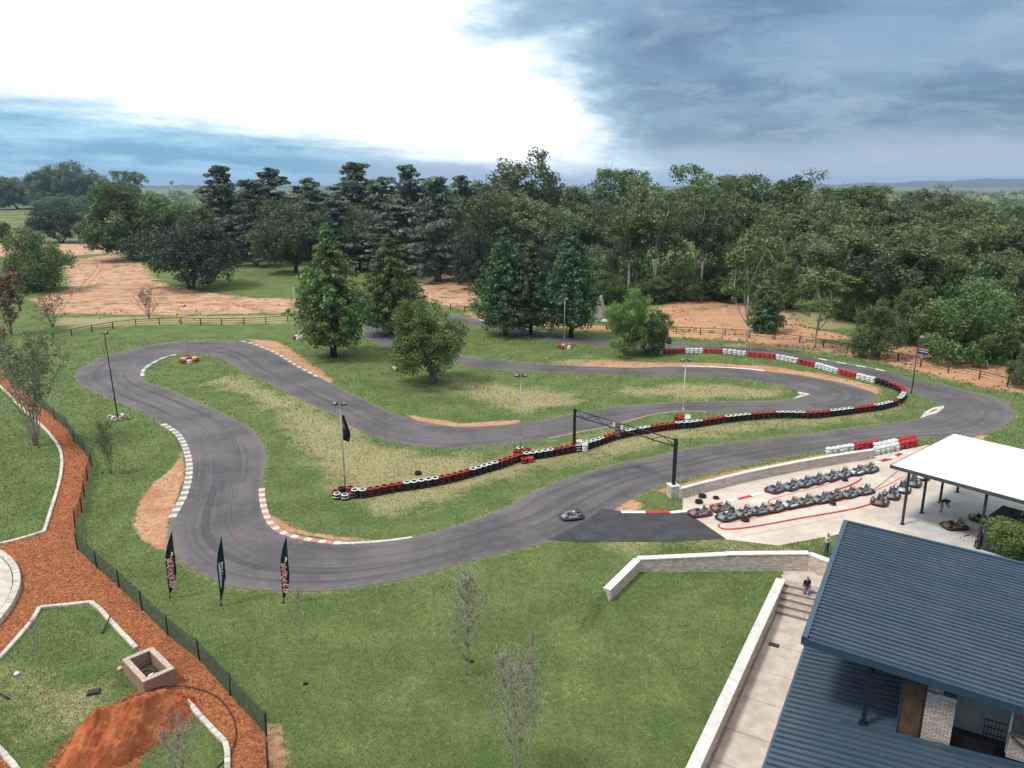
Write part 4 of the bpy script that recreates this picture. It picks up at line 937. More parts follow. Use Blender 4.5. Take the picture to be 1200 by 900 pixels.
feather(199.5, 701, 623, 11, 'tall black feather flag with pink script, leftmost of three', 0)
feather(259.5, 710, 632, 9, 'narrow feather flag with white lettering strip, middle of three', 1)
feather(332.5, 707, 628, 10, 'black feather flag with pink script behind the thin sapling, rightmost of three', 2)

# ------------------------------------------------------------------ fences
net = bpy.data.materials.new('black_netting'); net.use_nodes = True; _t = NT(net.node_tree); _b = _t.n['Principled BSDF']; _b.inputs['Base Color'].default_value = (0.05, 0.054, 0.058, 1); _b.inputs['Roughness'].default_value = 0.8
_tr = _t.new('ShaderNodeBsdfTransparent'); _mx = _t.new('ShaderNodeMixShader')
_pos = _t.new('ShaderNodeNewGeometry').outputs['Position']
_t.put(_mx.inputs[0], _t.m('ADD', 0.48, _t.m('MULTIPLY', _t.noise(_pos, 1.5, 3), 0.18))); _t.l.new(_tr.outputs[0], _mx.inputs[1]); _t.l.new(_b.outputs[0], _mx.inputs[2]); _t.l.new(_mx.outputs[0], _t.n['Material Output'].inputs[0])
t = thing('netting_fence', 'black netting fence on dark posts between the lawn and the mulch path', 'fence')
FP = [G(*p) for p in FENCE]; FH = 1.3
pm_ = MB().tube([(0, 0, -0.1), (0, 0, FH + 0.06)], 0.05, 6).mesh('post', black_metal)
for p in FP: put('post', pm_, t, p, (random.uniform(-.03, .03), random.uniform(-.05, .05), 0))
for a, c in zip(FP[:-1], FP[1:]):
    n = 6; b = MB(); vs = []
    for i in range(n + 1):
        f = i / n; p = a.lerp(c, f); sag = 0.07 * math.sin(math.pi * f)
        vs += [(p.x, p.y, p.z + 0.02), (p.x, p.y, p.z + FH - sag)]
    b.add(vs, [(2 * i, 2 * i + 2, 2 * i + 3, 2 * i + 1) for i in range(n)]); b.build('net_panel', net, t)
    MB().tube([(vs[2 * i + 1][0], vs[2 * i + 1][1], vs[2 * i + 1][2]) for i in range(n + 1)], 0.012, 4).build('top_wire', black_metal, t)
def far_fence(px, lab, step, h, rail=0.05):
    pts = spline(px_poly(px), 1.0); t = thing('wire_fence', lab, 'fence'); P, st = resample(pts, step)
    pm2 = MB().box((0, 0, h / 2), (0.16, 0.16, h), taper=0.85).mesh('post', mat('dark_timber', (0.07, 0.048, 0.036), 0.9, 0.3, 3))
    for x, y, a in P: put('post', pm2, t, (x, y, float(height(x, y))), (random.uniform(-.04, .04), random.uniform(-.04, .04), a))
    for z in (0.35, 0.65, 0.95):
        MB().tube([(x, y, float(height(x, y)) + h * z - 0.04) for x, y, a in P], rail * (1 if z > 0.9 else 0.6), 4).build('rail', MATS['dark_timber'], t)
far_fence([(52,402),(64,399),(80,395),(110,389),(150,383),(200,380),(250,381),(300,380),(350,377)], 'dark post and rail fence behind the far-left hairpin', 4.0, 1.35, 0.06)
far_fence([(520,362),(580,371),(640,379),(720,387),(790,391),(860,394),(930,401),(990,411),(1040,420),(1090,433),(1150,445),(1200,459),(1230,468)], 'dark wire fence along the red dirt road beyond the track', 4.2, 1.3, 0.045)

# ------------------------------------------------------------------ garden at the lower left
stone = mat('pale_edging', (0.55, 0.50, 0.42), 0.9, 0.2, 3, 0.3, 15); stone2 = mat('grey_edging', (0.46, 0.43, 0.39), 0.9, 0.2, 3, 0.3, 15)
def edging(px, lab, step=0.42):
    t = thing('stone_edging', lab, 'edging'); blocks(spline(px_poly(px), 0.4) if len(px) > 6 else px_poly(px), step, (0.26, 0.22), 0.06, [stone, stone2, stone], t, 'edging_stone', 0.02, 0.012, seq=lambda i: random.randrange(3), bev=0.02)
edging([(-30,430),(0,453),(11,464),(27.5,480.5),(45,496),(58.7,510),(70,527),(72.6,538),(72,552),(68.7,570),(62.3,591),(52,624)], 'long curved pale stone edging of the upper garden lawn')
edging([(52,624),(27.5,631.5),(7,637),(-20,641)], 'short pale stone edging on the near side of the upper garden lawn')
edging([(-30,795),(0,772),(20,750),(37,730),(44,718),(47,713)], 'pale edging curving round the lower garden lawn beside the stone circle')
edging([(47,713),(80,710),(107,707)], 'pale edging across the far end of the lower garden lawn')
edging([(107,707),(117,715),(140,740),(160,761)], 'white edging running from the lawn corner to the brick planter')
edging([(219,823),(235,841),(250,857),(264,871)], 'broken white edging beyond the earth mound')
edging([(264,871),(267,885),(267,935)], 'white edging at the bottom edge beside the hose')
edging([(-20,858),(0,880),(18,900),(30,920)], 'short pale edging in the bottom corner of the lower garden lawn')
# stone circle: fitted through three points of its rim
A_, B_, C_ = (np.array(G(*p)[:2]) for p in ((0, 648), (25.7, 681), (0, 733)))
d_ = 2 * (A_[0] * (B_[1] - C_[1]) + B_[0] * (C_[1] - A_[1]) + C_[0] * (A_[1] - B_[1]))
cx = ((A_ @ A_) * (B_[1] - C_[1]) + (B_ @ B_) * (C_[1] - A_[1]) + (C_ @ C_) * (A_[1] - B_[1])) / d_
cy = ((A_ @ A_) * (C_[0] - B_[0]) + (B_ @ B_) * (A_[0] - C_[0]) + (C_ @ C_) * (B_[0] - A_[0])) / d_
cr = math.hypot(A_[0] - cx, A_[1] - cy)
t = thing('stone_circle', 'round raised paving circle of pale stone at the left edge', 'paving', (cx, cy, 0))
MB().lathe([(0, 0.28), (cr - 0.55, 0.28), (cr - 0.5, 0.30)], 64, smooth=False).build('floor', mat('circle_paving', (0.42, 0.36, 0.29), 0.9, 0.3, 1.6, 0.3, 10, col2=(0.56, 0.53, 0.48)), t)
nst = int(2 * math.pi * cr / 0.42); sm_ = [MB().box((0, 0, 0), (2 * math.pi * cr / nst - 0.02, 0.42, 0.5), bev=0.02).mesh('rim_stone', m) for m in (stone, stone2)]
for k in range(nst):
    a = 2 * math.pi * k / nst; put('rim_stone', sm_[random.randrange(2)], t, ((cr - 0.24) * math.cos(a), (cr - 0.24) * math.sin(a), 0.13 + random.uniform(-.015, .015)), (0, 0, a + math.pi / 2))
# brick planter
c0, c1_, c2_, c3 = (np.array(ray(px, py, 1.0)) for px, py in ((143, 772), (178.5, 758), (205.5, 784), (167, 798)))
ctr = (c0 + c1_ + c2_ + c3) / 4; ang = math.atan2(*(c3 - c0)[::-1]) ; w1 = (np.linalg.norm(c3 - c0) + np.linalg.norm(c2_ - c1_)) / 2; w2 = (np.linalg.norm(c1_ - c0) + np.linalg.norm(c2_ - c3)) / 2
t = thing('brick_planter', 'square open brick planter box between the mulch and the lawn', 'planter', (*ctr, 0), ang)
th = 0.26
for nm, c, s in (('side', (0, -w2 / 2 + th / 2, 0.47), (w1, th, 0.94)), ('side', (0, w2 / 2 - th / 2, 0.47), (w1, th, 0.94)), ('side', (-w1 / 2 + th / 2, 0, 0.468), (th - .004, w2 - 2 * th - .01, 0.936)), ('side', (w1 / 2 - th / 2, 0, 0.468), (th - .004, w2 - 2 * th - .01, 0.936))):
    MB().box(c, s).build(nm, brick_red, t)
capm = mat('planter_cap', (0.46, 0.36, 0.29), 0.9, 0.25, 6, 0.3, 20)
nb_ = 9
for k in range(nb_):
    for y in (-1, 1): MB().box((-w1 / 2 + w1 * (k + 0.5) / nb_, y * (w2 / 2 - th / 2), 0.97), (w1 / nb_ - 0.02, th + 0.03, 0.06)).build('cap_brick', capm, t)
for k in range(nb_ - 2):
    for x in (-1, 1): MB().box((x * (w1 / 2 - th / 2), -w2 / 2 + th + (w2 - 2 * th) * (k + 0.5) / (nb_ - 2), 0.97), (th + 0.03, (w2 - 2 * th) / (nb_ - 2) - 0.02, 0.06)).build('cap_brick', capm, t)
MB().box((0, 0, 0.12), (w1 - 2 * th, w2 - 2 * th, 0.2)).build('earth_fill', mat('dark_earth', (0.07, 0.045, 0.035), 0.95, 0.4, 4), t)
o = MB().tube([(0.1 + 0.45 * math.cos(a) , -0.15 + 0.42 * math.sin(a), 0.27 + 0.02 * i) for i, a in enumerate(np.linspace(0, 11, 26))], 0.035, 5).build('cable_coil', black_metal)
o.location = (*ctr, 0); o.rotation_euler = (0, 0, ang); tag(o, 'coil of black cable dumped inside the brick planter', 'cable')
b = MB(); b.lathe([(0.0, 0.16), (0.18, 0.15), (0.3, 0.08), (0.34, 0.0)], 14); o = b.build('white_basin', white_paint); o.location = (*(ctr + np.array([0.35, -0.25])), 0.36); tag(o, 'upturned white basin inside the brick planter', 'basin')
# mound of red earth
mx_ = [G(60, 915), G(95, 880), G(130, 850), G(165, 835), G(195, 822), G(207, 812)]
def mound():
    n = 90; V = []; Fc = []
    c = np.array(G(150, 862)[:2]); ux = np.array(G(212, 822)[:2]) - c; lx_ = np.linalg.norm(ux); ux /= lx_; uy = np.array([-ux[1], ux[0]])
    La, Lb = lx_ * 1.25, 1.75
    pn = np.linspace(-1.15, 1.15, n); A, B = np.meshgrid(pn, pn)
    r = np.sqrt(A ** 2 + B ** 2); nz = sum(np.sin(A * f * 6 + p) * np.cos(B * f * 5 + q) / f for f, p, q in ((1, .3, 1), (2.3, 2, .5), (5.1, 1, 3), (9.7, 4, 1)))
    Z = 1.75 * np.clip(1 - r ** 2.1, -0.1, 1) ** 1.0 * (1 + 0.22 * nz) * (1 - 0.25 * A) + 0.05 * nz - 0.06
    Z = np.where(r > 1.02, -0.15, Z) + rng.normal(0, 0.03, Z.shape)
    XY = c + (A.ravel() * La)[:, None] * ux + (B.ravel() * Lb)[:, None] * uy
    i = np.arange(n * n).reshape(n, n); Fc = np.c_[i[:-1, :-1].ravel(), i[:-1, 1:].ravel(), i[1:, 1:].ravel(), i[1:, :-1].ravel()]
    me = np_mesh('earth_mound', np.c_[XY, Z.ravel()], Fc, mat('red_earth', (0.30, 0.075, 0.025), 0.95, 0.2, 1.5, 0.9, 7, col2=(0.44, 0.145, 0.058)), True)
    tag(put('earth_mound', me), 'long heap of bare red earth on the garden lawn', 'earth mound')
mound()
def clods():
    V, F, r2 = [], [], np.random.default_rng(4); c = np.array(G(150, 862)[:2]); ux = np.array(G(212, 822)[:2]) - c; uy = np.array([-ux[1], ux[0]]) / np.linalg.norm(ux) * 1.9
    for _ in range(900):
        a = r2.uniform(0, 6.28); r_ = r2.normal(1.0, 0.16); q = c + ux * 1.22 * r_ * math.cos(a) + uy * r_ * math.sin(a); s_ = 0.03 + 0.09 * r2.random() ** 3; o = len(V); z = max(0, 1.0 - r_) * 2.6
        for d in ((1, 0, 0), (-.5, .9, 0), (-.5, -.9, 0), (0, 0, 1)): V.append((q[0] + d[0] * s_ * r2.uniform(.6, 1.3), q[1] + d[1] * s_ * r2.uniform(.6, 1.3), z - 0.01 + d[2] * s_ * r2.uniform(.6, 1.2)))
        F += [(o, o + 1, o + 3), (o + 1, o + 2, o + 3), (o + 2, o, o + 3)]
    tag(put('earth_clods', np_mesh('earth_clods', V, F, MATS['red_earth'])), 'loose red clods spilled round the earth heap', 'soil', kind='stuff')
clods()
# hose
hp = []
for px, py, z in ((133, 829, 0.10), (150, 818, 0.25), (175, 809, 0.45), (195, 806, 0.20), (218, 805.5, 0.05), (238, 809, 0.05), (256, 818, 0.05), (268, 832, 0.05), (276, 850, 0.05), (276, 868, 0.05), (268, 885, 0.1), (256, 898, 0.05), (240, 915, 0.05)):
    x, y = ray(px, py, z); hp.append((x, y, z))
sx = spline([(p[0], p[1]) for p in hp], 0.25); zs = np.interp(np.linspace(0, 1, len(sx)), np.linspace(0, 1, len(hp)), [p[2] for p in hp])
tag(MB().tube([(x, y, z) for (x, y), z in zip(sx, zs)], 0.03, 6).build('hose', black_metal), 'black irrigation hose looping from the earth heap past the planter', 'hose')
def lid(px, py, s, lab, rz=0.3):
    t = thing('valve_box', lab, 'valve box', G(px, py), rz, 'irrigation valve boxes in the lawns')
    MB().box((0, 0, 0.05), (s, s * 0.72, 0.12), bev=0.015).build('box', black_metal, t); MB().box((0, 0, 0.125), (s * 0.85, s * 0.58, 0.025)).build('lid', mat('valve_lid', (0.03, 0.032, 0.034), 0.6), t)
lid(110, 812, 0.62, 'square black valve box lid on the lower garden lawn', 0.35); lid(358, 802, 0.22, 'tiny black valve box beside the thin sapling on the big lawn')
lid(553, 776, 0.2, 'tiny black valve box beside the bare sapling stem'); lid(120, 555, 0.25, 'small black valve box by the bushy sapling inside the bend', 0.8); lid(46, 525, 0.2, 'tiny black valve box at the foot of the vase shaped shrub')
for pts, lab in (([(0, 814), (11, 820)], 'short black pipe lying at the left edge of the garden lawn'), ([(120, 743), (130, 728)], 'short black stake leaning over the white edging')):
    a, c = G(*pts[0]), G(*pts[1]); tag(MB().tube([a + Vector((0, 0, 0.06)), c + Vector((0, 0, 0.06 if pts[0][0] < 50 else 0.35))], 0.05, 6).build('black_pipe', black_metal), lab, 'pipe')
for px, py, lab in ((141, 785, 'small yellow stone beside the brick planter'), (20, 791, 'small white stone on the lower garden lawn')):
    b = MB(); b.lathe([(0, 0), (.14, .03), (.16, .1), (.09, .18), (0, .2)], 8); o = b.build('stone', mat('yellow_stone', (0.5, 0.38, 0.18)) if 'yellow' in lab else white_paint); o.location = G(px, py); tag(o, lab, 'stone')

# ------------------------------------------------------------------ go-karts
def make_kart(body, bump, key):
    """go-kart, nose along +x, 1.95 m long"""
    mb = mat('kart_body_' + key, body, 0.4, 0.15, 3, spec=0.5); mp = mat('kart_bumper_' + key, bump, 0.5, 0.15, 3)
    P = {}
    n = 28; ring = []
    for k in range(n):
        a = 2 * math.pi * k / n; c, s_ = math.cos(a), math.sin(a); e = 0.45
        ring.append((0.92 * math.copysign(abs(c) ** e, c) * (1.0 if c > 0 else 0.98), 0.62 * math.copysign(abs(s_) ** e, s_) * (1 - 0.10 * max(c, 0)), 0.17))
    parts = []
    parts.append(('bumper', MB().tube(ring, 0.085, 7, closed=True).mesh('bumper', mp)))
    parts.append(('floor_pan', MB().prism([(x * 0.95, y * 0.93) for x, y, _ in ring], 0.07, 0.11).mesh('floor_pan', mat('kart_floor', (0.06, 0.06, 0.065), 0.5))))
    b = MB(); sec = [(0.42, 0.30, 0.10, 0.40), (0.62, 0.33, 0.10, 0.36), (0.82, 0.34, 0.12, 0.25), (0.93, 0.28, 0.14, 0.19)]
    vs = []
    for x, w, z0, z1 in sec: vs += [(x, -w, z0), (x, -w * 0.8, z1), (x, w * 0.8, z1), (x, w, z0)]
    fs = [(0, 1, 2, 3), (15, 14, 13, 12)] + [(i * 4 + k, i * 4 + 4 + k, i * 4 + 4 + (k + 1) % 4, i * 4 + (k + 1) % 4) for i in range(3) for k in range(4)]
    parts.append(('nose_cone', b.add(vs, fs, 0, True).mesh('nose_cone', mb)))
    for s_ in (-1, 1):
        b = MB(); M = Matrix.Translation((0.02, s_ * 0.49, 0.24)); parts.append(('side_pod', b.box(None, (0.78, 0.22, 0.22), M=M, bev=0.06).mesh('side_pod', mb)))
    b = MB()                                       # bucket seat
    vs = []; prof = [(0.10, 0.17, 0.20), (-0.12, 0.15, 0.20), (-0.30, 0.22, 0.21), (-0.40, 0.42, 0.20), (-0.46, 0.66, 0.16)]
    for x, z, w in prof: vs += [(x, -w, z + 0.14), (x, -w * 0.8, z), (x, w * 0.8, z), (x, w, z + 0.14)]
    m0 = len(vs); vs += [(x - 0.035, y, z - 0.03) for x, y, z in vs]
    fs = [(i * 4 + k, i * 4 + k + 1, i * 4 + 5 + k, i * 4 + 4 + k) for i in range(4) for k in range(3)]; fs += [tuple(m0 + q for q in f[::-1]) for f in fs]
    parts.append(('seat', b.add(vs, fs, 0, True).mesh('seat', mat('kart_seat', (0.10, 0.10, 0.105), 0.45, 0.2, 3))))
    M = Matrix.Translation((0.28, 0, 0.50)) @ Matrix.Rotation(-0.85, 4, 'Y')
    b = MB(); b.tube([M @ Vector((0.15 * math.cos(a), 0.15 * math.sin(a), 0)) for a in np.linspace(0, 2 * math.pi, 13)[:-1]], 0.022, 5, closed=True)
    b.box(None, (0.28, 0.05, 0.02), M=M); parts.append(('steering_wheel', b.mesh('steering_wheel', rubber)))
    parts.append(('steering_column', MB().tube([(0.28, 0, 0.49), (0.55, 0, 0.16)], 0.02, 5).mesh('steering_column', black_metal)))
    b = MB(); b.box((-0.42, 0.36, 0.28), (0.36, 0.24, 0.30), bev=0.03); b.box((-0.60, 0.36, 0.36), (0.10, 0.2, 0.16)); parts.append(('engine', b.mesh('engine', mat('kart_engine', (0.20, 0.20, 0.21), 0.4, 0.3, 12, metal=0.4))))
    parts.append(('fuel_tank', MB().box((-0.40, -0.36, 0.26), (0.34, 0.22, 0.22), bev=0.04).mesh('fuel_tank', mat('kart_tank', (0.55, 0.53, 0.48), 0.5))))
    parts.append(('rear_axle', MB().tube([(-0.58, -0.6, 0.15), (-0.58, 0.6, 0.15)], 0.025, 6).mesh('rear_axle', grey_metal)))
    parts.append(('roll_hoop', MB().tube([(-0.52, -0.20, 0.12), (-0.60, -0.20, 0.62), (-0.60, -0.12, 0.72), (-0.60, 0.12, 0.72), (-0.60, 0.20, 0.62), (-0.52, 0.20, 0.12)], 0.025, 5).mesh('roll_hoop', mp if key in ('red', 'blue') else black_metal)))
    wheels = []
    for x, y, r, w in ((0.52, 0.5, 0.135, 0.15), (0.52, -0.5, 0.135, 0.15), (-0.58, 0.53, 0.145, 0.2), (-0.58, -0.53, 0.145, 0.2)):
        M = Matrix.Translation((x, y, r)) @ Matrix.Rotation(R(90), 4, 'X')
        ty = MB().lathe([(r * .55, -w / 2), (r * .92, -w / 2), (r, -w / 2 + .03), (r, w / 2 - .03), (r * .92, w / 2), (r * .55, w / 2)], 10, M, closed=True).mesh('wheel', rubber)
        rm = MB().lathe([(0, -w * .3), (r * .56, -w * .4), (r * .56, w * .4), (0, w * .3)], 8, M).mesh('rim', mat('kart_rim', (0.35, 0.34, 0.33), 0.4))
        wheels.append((ty, rm))
    return parts, wheels
SCHEMES = {'grey': ((0.20, 0.21, 0.22), (0.035, 0.04, 0.045)), 'red': ((0.16, 0.16, 0.18), (0.15, 0.02, 0.035)), 'blue': ((0.10, 0.15, 0.21), (0.14, 0.02, 0.04)), 'teal': ((0.15, 0.24, 0.26), (0.07, 0.03, 0.05)),
           'tan': ((0.26, 0.22, 0.17), (0.03, 0.03, 0.03)), 'pale': ((0.50, 0.50, 0.49), (0.03, 0.03, 0.032)), 'green': ((0.12, 0.34, 0.06), (0.03, 0.04, 0.03)), 'brown': ((0.20, 0.14, 0.11), (0.06, 0.03, 0.03))}
KP = {k: make_kart(v[0], v[1], k) for k, v in SCHEMES.items()}
def kart(x, y, h, key, lab, group=None, z=0.02):
    t = thing('go_kart', lab, 'go-kart', (x, y, z), h, group); parts, wheels = KP[key]
    for nm, me in parts: put(nm, me, t)
    for ty, rm in wheels: w = put('wheel', ty, t); put('rim', rm, w)
    return t
ORD = ['first', 'second', 'third', 'fourth', 'fifth', 'sixth', 'seventh', 'eighth', 'ninth', 'tenth']
def kart_row(a, b_, n, keys, lab, group, yaw, z=0.02):
    A, B = G(*a), G(*b_); base = math.atan2(A.y - B.y, A.x - B.x)
    for i in range(n):
        p = A.lerp(B, i / (n - 1)); k = keys[i % len(keys)]
        kart(p.x + random.uniform(-.05, .05), p.y + random.uniform(-.08, .08), base + yaw + random.uniform(-.17, .17), k, lab % (ORD[i], ), group, z)
kart_row((909, 575.5), (1018, 551.5), 8, ['blue', 'teal', 'grey', 'blue', 'grey', 'teal', 'pale', 'grey'], '%s kart from the left in the row along the red and white kerb line', 'karts in the upper pit row', 0.25)
kart_row((852, 607.5), (1011, 578), 10, ['grey', 'tan', 'grey', 'tan', 'pale', 'tan', 'grey', 'brown', 'grey', 'tan'], '%s kart from the left in the long row by the red edged lane island', 'karts in the middle pit row', 0.22, 0.02)
kart_row((1031, 590), (1080, 560.5), 5, ['brown', 'grey', 'pale', 'teal', 'pale'], '%s kart from the near end of the row beside the canopy post', 'karts in the row beside the canopy', 0.3)
g = G(820, 603); kart(g.x, g.y, math.pi + 0.35, 'red', 'dark red bumpered kart at the front of the pit entry')
g = G(846, 598); kart(g.x, g.y, math.pi + 0.3, 'brown', 'kart parked just behind the red kart at the pit entry')
g = G(670, 607); kart(g.x, g.y, math.pi + 0.30, 'grey', 'lone dark kart on the tarmac of the straight')
g = G(1118, 619); kart(g.x, g.y, math.pi + 0.1, 'brown', 'brown kart being worked on under the canopy', z=0.05)
g = G(1151, 611); kart(g.x, g.y, 2.5, 'green', 'kart with green bodywork beside the dark container under the canopy', z=0.05)

# ------------------------------------------------------------------ people
def person(name_lab, loc3, rz, J, cols, cat='person'):
    """one skinned body; J: joints -> local position; cols: shirt, trousers, skin, hair, shoe"""
    rad = {'pelvis': .155, 'waist': .14, 'chest': .165, 'neckb': .09, 'neck': .055, 'head0': .085, 'head1': .105, 'head2': .07, 'shL': .085, 'shR': .085, 'elL': .05, 'elR': .05, 'wrL': .035, 'wrR': .035, 'haL': .045, 'haR': .045,
           'fiL': .02, 'fiR': .02, 'hiL': .115, 'hiR': .115, 'knL': .075, 'knR': .075, 'anL': .05, 'anR': .05, 'toL': .045, 'toR': .045}
    E = [('pelvis', 'waist'), ('waist', 'chest'), ('chest', 'neckb'), ('neckb', 'neck'), ('neck', 'head0'), ('head0', 'head1'), ('head1', 'head2')]
    for s in 'LR': E += [('neckb', 'sh' + s), ('sh' + s, 'el' + s), ('el' + s, 'wr' + s), ('wr' + s, 'ha' + s), ('ha' + s, 'fi' + s), ('pelvis', 'hi' + s), ('hi' + s, 'kn' + s), ('kn' + s, 'an' + s), ('an' + s, 'to' + s)]
    names = [n for n in rad if n in J]; ix = {n: i for i, n in enumerate(names)}
    me = bpy.data.meshes.new('skeleton'); me.from_pydata([J[n] for n in names], [(ix[a], ix[b]) for a, b in E if a in ix and b in ix], [])
    o = bpy.data.objects.new('person', me); COL.objects.link(o); o.modifiers.new('skin', 'SKIN')
    for n in names:
        d = me.skin_vertices[0].data[ix[n]]; d.radius = (rad[n], rad[n]); d.use_root = n == 'pelvis'
    sb = o.modifiers.new('sub', 'SUBSURF'); sb.levels = sb.render_levels = 2
    dg = bpy.context.evaluated_depsgraph_get(); new = bpy.data.meshes.new_from_object(o.evaluated_get(dg)); bpy.data.objects.remove(o); bpy.data.meshes.remove(me)
    new.materials.clear()
    for k, c in zip(('shirt', 'trousers', 'skin', 'hair', 'shoe'), cols): new.materials.append(mat('cloth_%s_%d_%d' % (k, int(c[0] * 999), int(c[2] * 999)), c, 0.85, 0.15, 12))
    region = {'pelvis': 1, 'waist': 0, 'chest': 0, 'neckb': 0, 'neck': 2, 'head0': 2, 'head1': 2, 'head2': 3, 'sh': 0, 'el': 0, 'wr': 2, 'ha': 2, 'fi': 2, 'hi': 1, 'kn': 1, 'an': 1, 'to': 4}
    JP = np.array([J[n] for n in names]); cen = np.array([p.center for p in new.polygons]); mi = []
    hd = np.array(J['head1']); fw = np.array(J.get('face', (0, -1, 0)))
    for c in cen:
        n = names[int(np.argmin(((JP - c) ** 2).sum(1)))]; r = region.get(n, region.get(n[:2], 0))
        if n.startswith('head') and ((c - hd) @ fw < -0.02 or c[2] > hd[2] + 0.06): r = 3
        mi.append(r)
    new.polygons.foreach_set('material_index', mi); new.polygons.foreach_set('use_smooth', [True] * len(mi)); new.name = 'person'
    t = put('person', new, None, loc3, (0, 0, rz)); return tag(t, name_lab, cat)
STAND = dict(pelvis=(0, 0, .95), waist=(0, 0, 1.10), chest=(0, .01, 1.27), neckb=(0, .01, 1.42), neck=(0, 0, 1.50), head0=(0, -.02, 1.56), head1=(0, -.02, 1.65), head2=(0, -.01, 1.74),
             shL=(.19, 0, 1.40), elL=(.25, .03, 1.12), wrL=(.23, -.10, .90), haL=(.22, -.13, .83), fiL=(.21, -.15, .77), shR=(-.19, 0, 1.40), elR=(-.25, .03, 1.12), wrR=(-.23, -.10, .90), haR=(-.22, -.13, .83), fiR=(-.21, -.15, .77),
             hiL=(.10, 0, .86), knL=(.12, -.03, .48), anL=(.12, .02, .09), toL=(.13, -.14, .045), hiR=(-.10, 0, .86), knR=(-.12, -.02, .48), anR=(-.12, .02, .09), toR=(-.13, -.14, .045))
p1_ = dict(STAND, elR=(-.26, -.02, 1.14), wrR=(-.10, -.22, 1.22), haR=(-.03, -.26, 1.27), fiR=(.02, -.27, 1.32))
person('person in a pale shirt and jeans standing on the retaining wall edge', G(968, 651) + Vector((0, 0, 0.02)), 0.5, p1_, ((.60, .56, .50), (.045, .085, .15), (.36, .22, .16), (.10, .06, .04), (.08, .07, .07)))
p2_ = dict(STAND, knL=(.12, -.20, .56), anL=(.12, -.12, .20), toL=(.13, -.27, .17), anR=(-.12, .10, .09), toR=(-.13, -.05, .045), head1=(0, -.06, 1.63), head2=(0, -.04, 1.72), elL=(.27, .08, 1.13), wrL=(.24, .0, .90))
lz = -2.0 + 0.9 * 2 / 5
person('person in a dark top and blue jeans walking down the brick steps', (*W(*loc(944, 702, lz)), lz), 0.15, p2_, ((.025, .018, .028), (.07, .15, .27), (.36, .22, .16), (.05, .03, .025), (.45, .45, .45)))
bend = dict(pelvis=(0, .12, .86), waist=(0, .02, 1.0), chest=(0, -.18, 1.10), neckb=(0, -.32, 1.14), neck=(0, -.40, 1.15), head0=(0, -.46, 1.15), head1=(0, -.54, 1.12), head2=(0, -.60, 1.06),
            shL=(.18, -.30, 1.12), elL=(.22, -.38, .86), wrL=(.17, -.48, .66), haL=(.15, -.52, .60), fiL=(.14, -.55, .55), shR=(-.18, -.30, 1.12), elR=(-.22, -.38, .86), wrR=(-.17, -.48, .66), haR=(-.15, -.52, .60), fiR=(-.14, -.55, .55),
            hiL=(.10, .10, .80), knL=(.13, -.06, .46), anL=(.13, .06, .09), toL=(.14, -.10, .045), hiR=(-.10, .10, .80), knR=(-.13, -.04, .46), anR=(-.13, .08, .09), toR=(-.14, -.08, .045), face=(0, -.6, -.8))
person('person in a dark top bending towards the brown kart under the canopy', G(1102.5, 601) + Vector((0, 0, .045)), 0.8, bend, ((.03, .028, .035), (.40, .38, .36), (.20, .12, .08), (.03, .025, .02), (.06, .06, .06)))
sit = dict(pelvis=(0, .05, .46), waist=(0, .05, .62), chest=(0, -.03, .80), neckb=(0, -.08, .94), neck=(0, -.11, 1.01), head0=(0, -.14, 1.06), head1=(0, -.16, 1.15), head2=(0, -.15, 1.24),
           shL=(.19, -.07, .92), elL=(.24, -.20, .70), wrL=(.14, -.38, .60), haL=(.10, -.44, .57), fiL=(.08, -.49, .55), shR=(-.19, -.07, .92), elR=(-.24, -.20, .70), wrR=(-.14, -.38, .60), haR=(-.10, -.44, .57), fiR=(-.08, -.49, .55),
           hiL=(.11, -.02, .44), knL=(.16, -.42, .50), anL=(.15, -.45, .09), toL=(.16, -.60, .045), hiR=(-.11, -.02, .44), knR=(-.16, -.42, .50), anR=(-.15, -.45, .09), toR=(-.16, -.60, .045))
sp = G(1149, 641) + Vector((0, 0, .045))
person('person in dark overalls sitting on a low box beside the dark container', sp, -1.1, sit, ((.022, .024, .032), (.022, .024, .034), (.20, .12, .08), (.02, .016, .014), (.03, .03, .03)))
t = thing('low_box', 'low dark tool box used as a seat under the canopy', 'box', sp, -1.1)
MB().box((0, .1, .15), (.5, .45, .30), bev=0.02).build('body', black_metal, t); MB().box((0, .1, .315), (.52, .47, .03)).build('lid', mat('box_lid', (.06, .06, .07)), t)
for k, (px, py, m, lab) in enumerate(((1132, 629, red_paint, 'red tool lying on the workshop floor'), (1127, 632, grey_metal, 'grey spanner on the workshop floor beside the red tool'))):
    g = G(px, py, 0.07); o = MB().tube([(-.3, 0, 0), (0, .05, .02), (.3, -.04, 0)], [.05, .03, .06], 6).build('hand_tool', m); o.location = g; o.rotation_euler = (0, 0, .5 + k); tag(o, lab, 'tool')

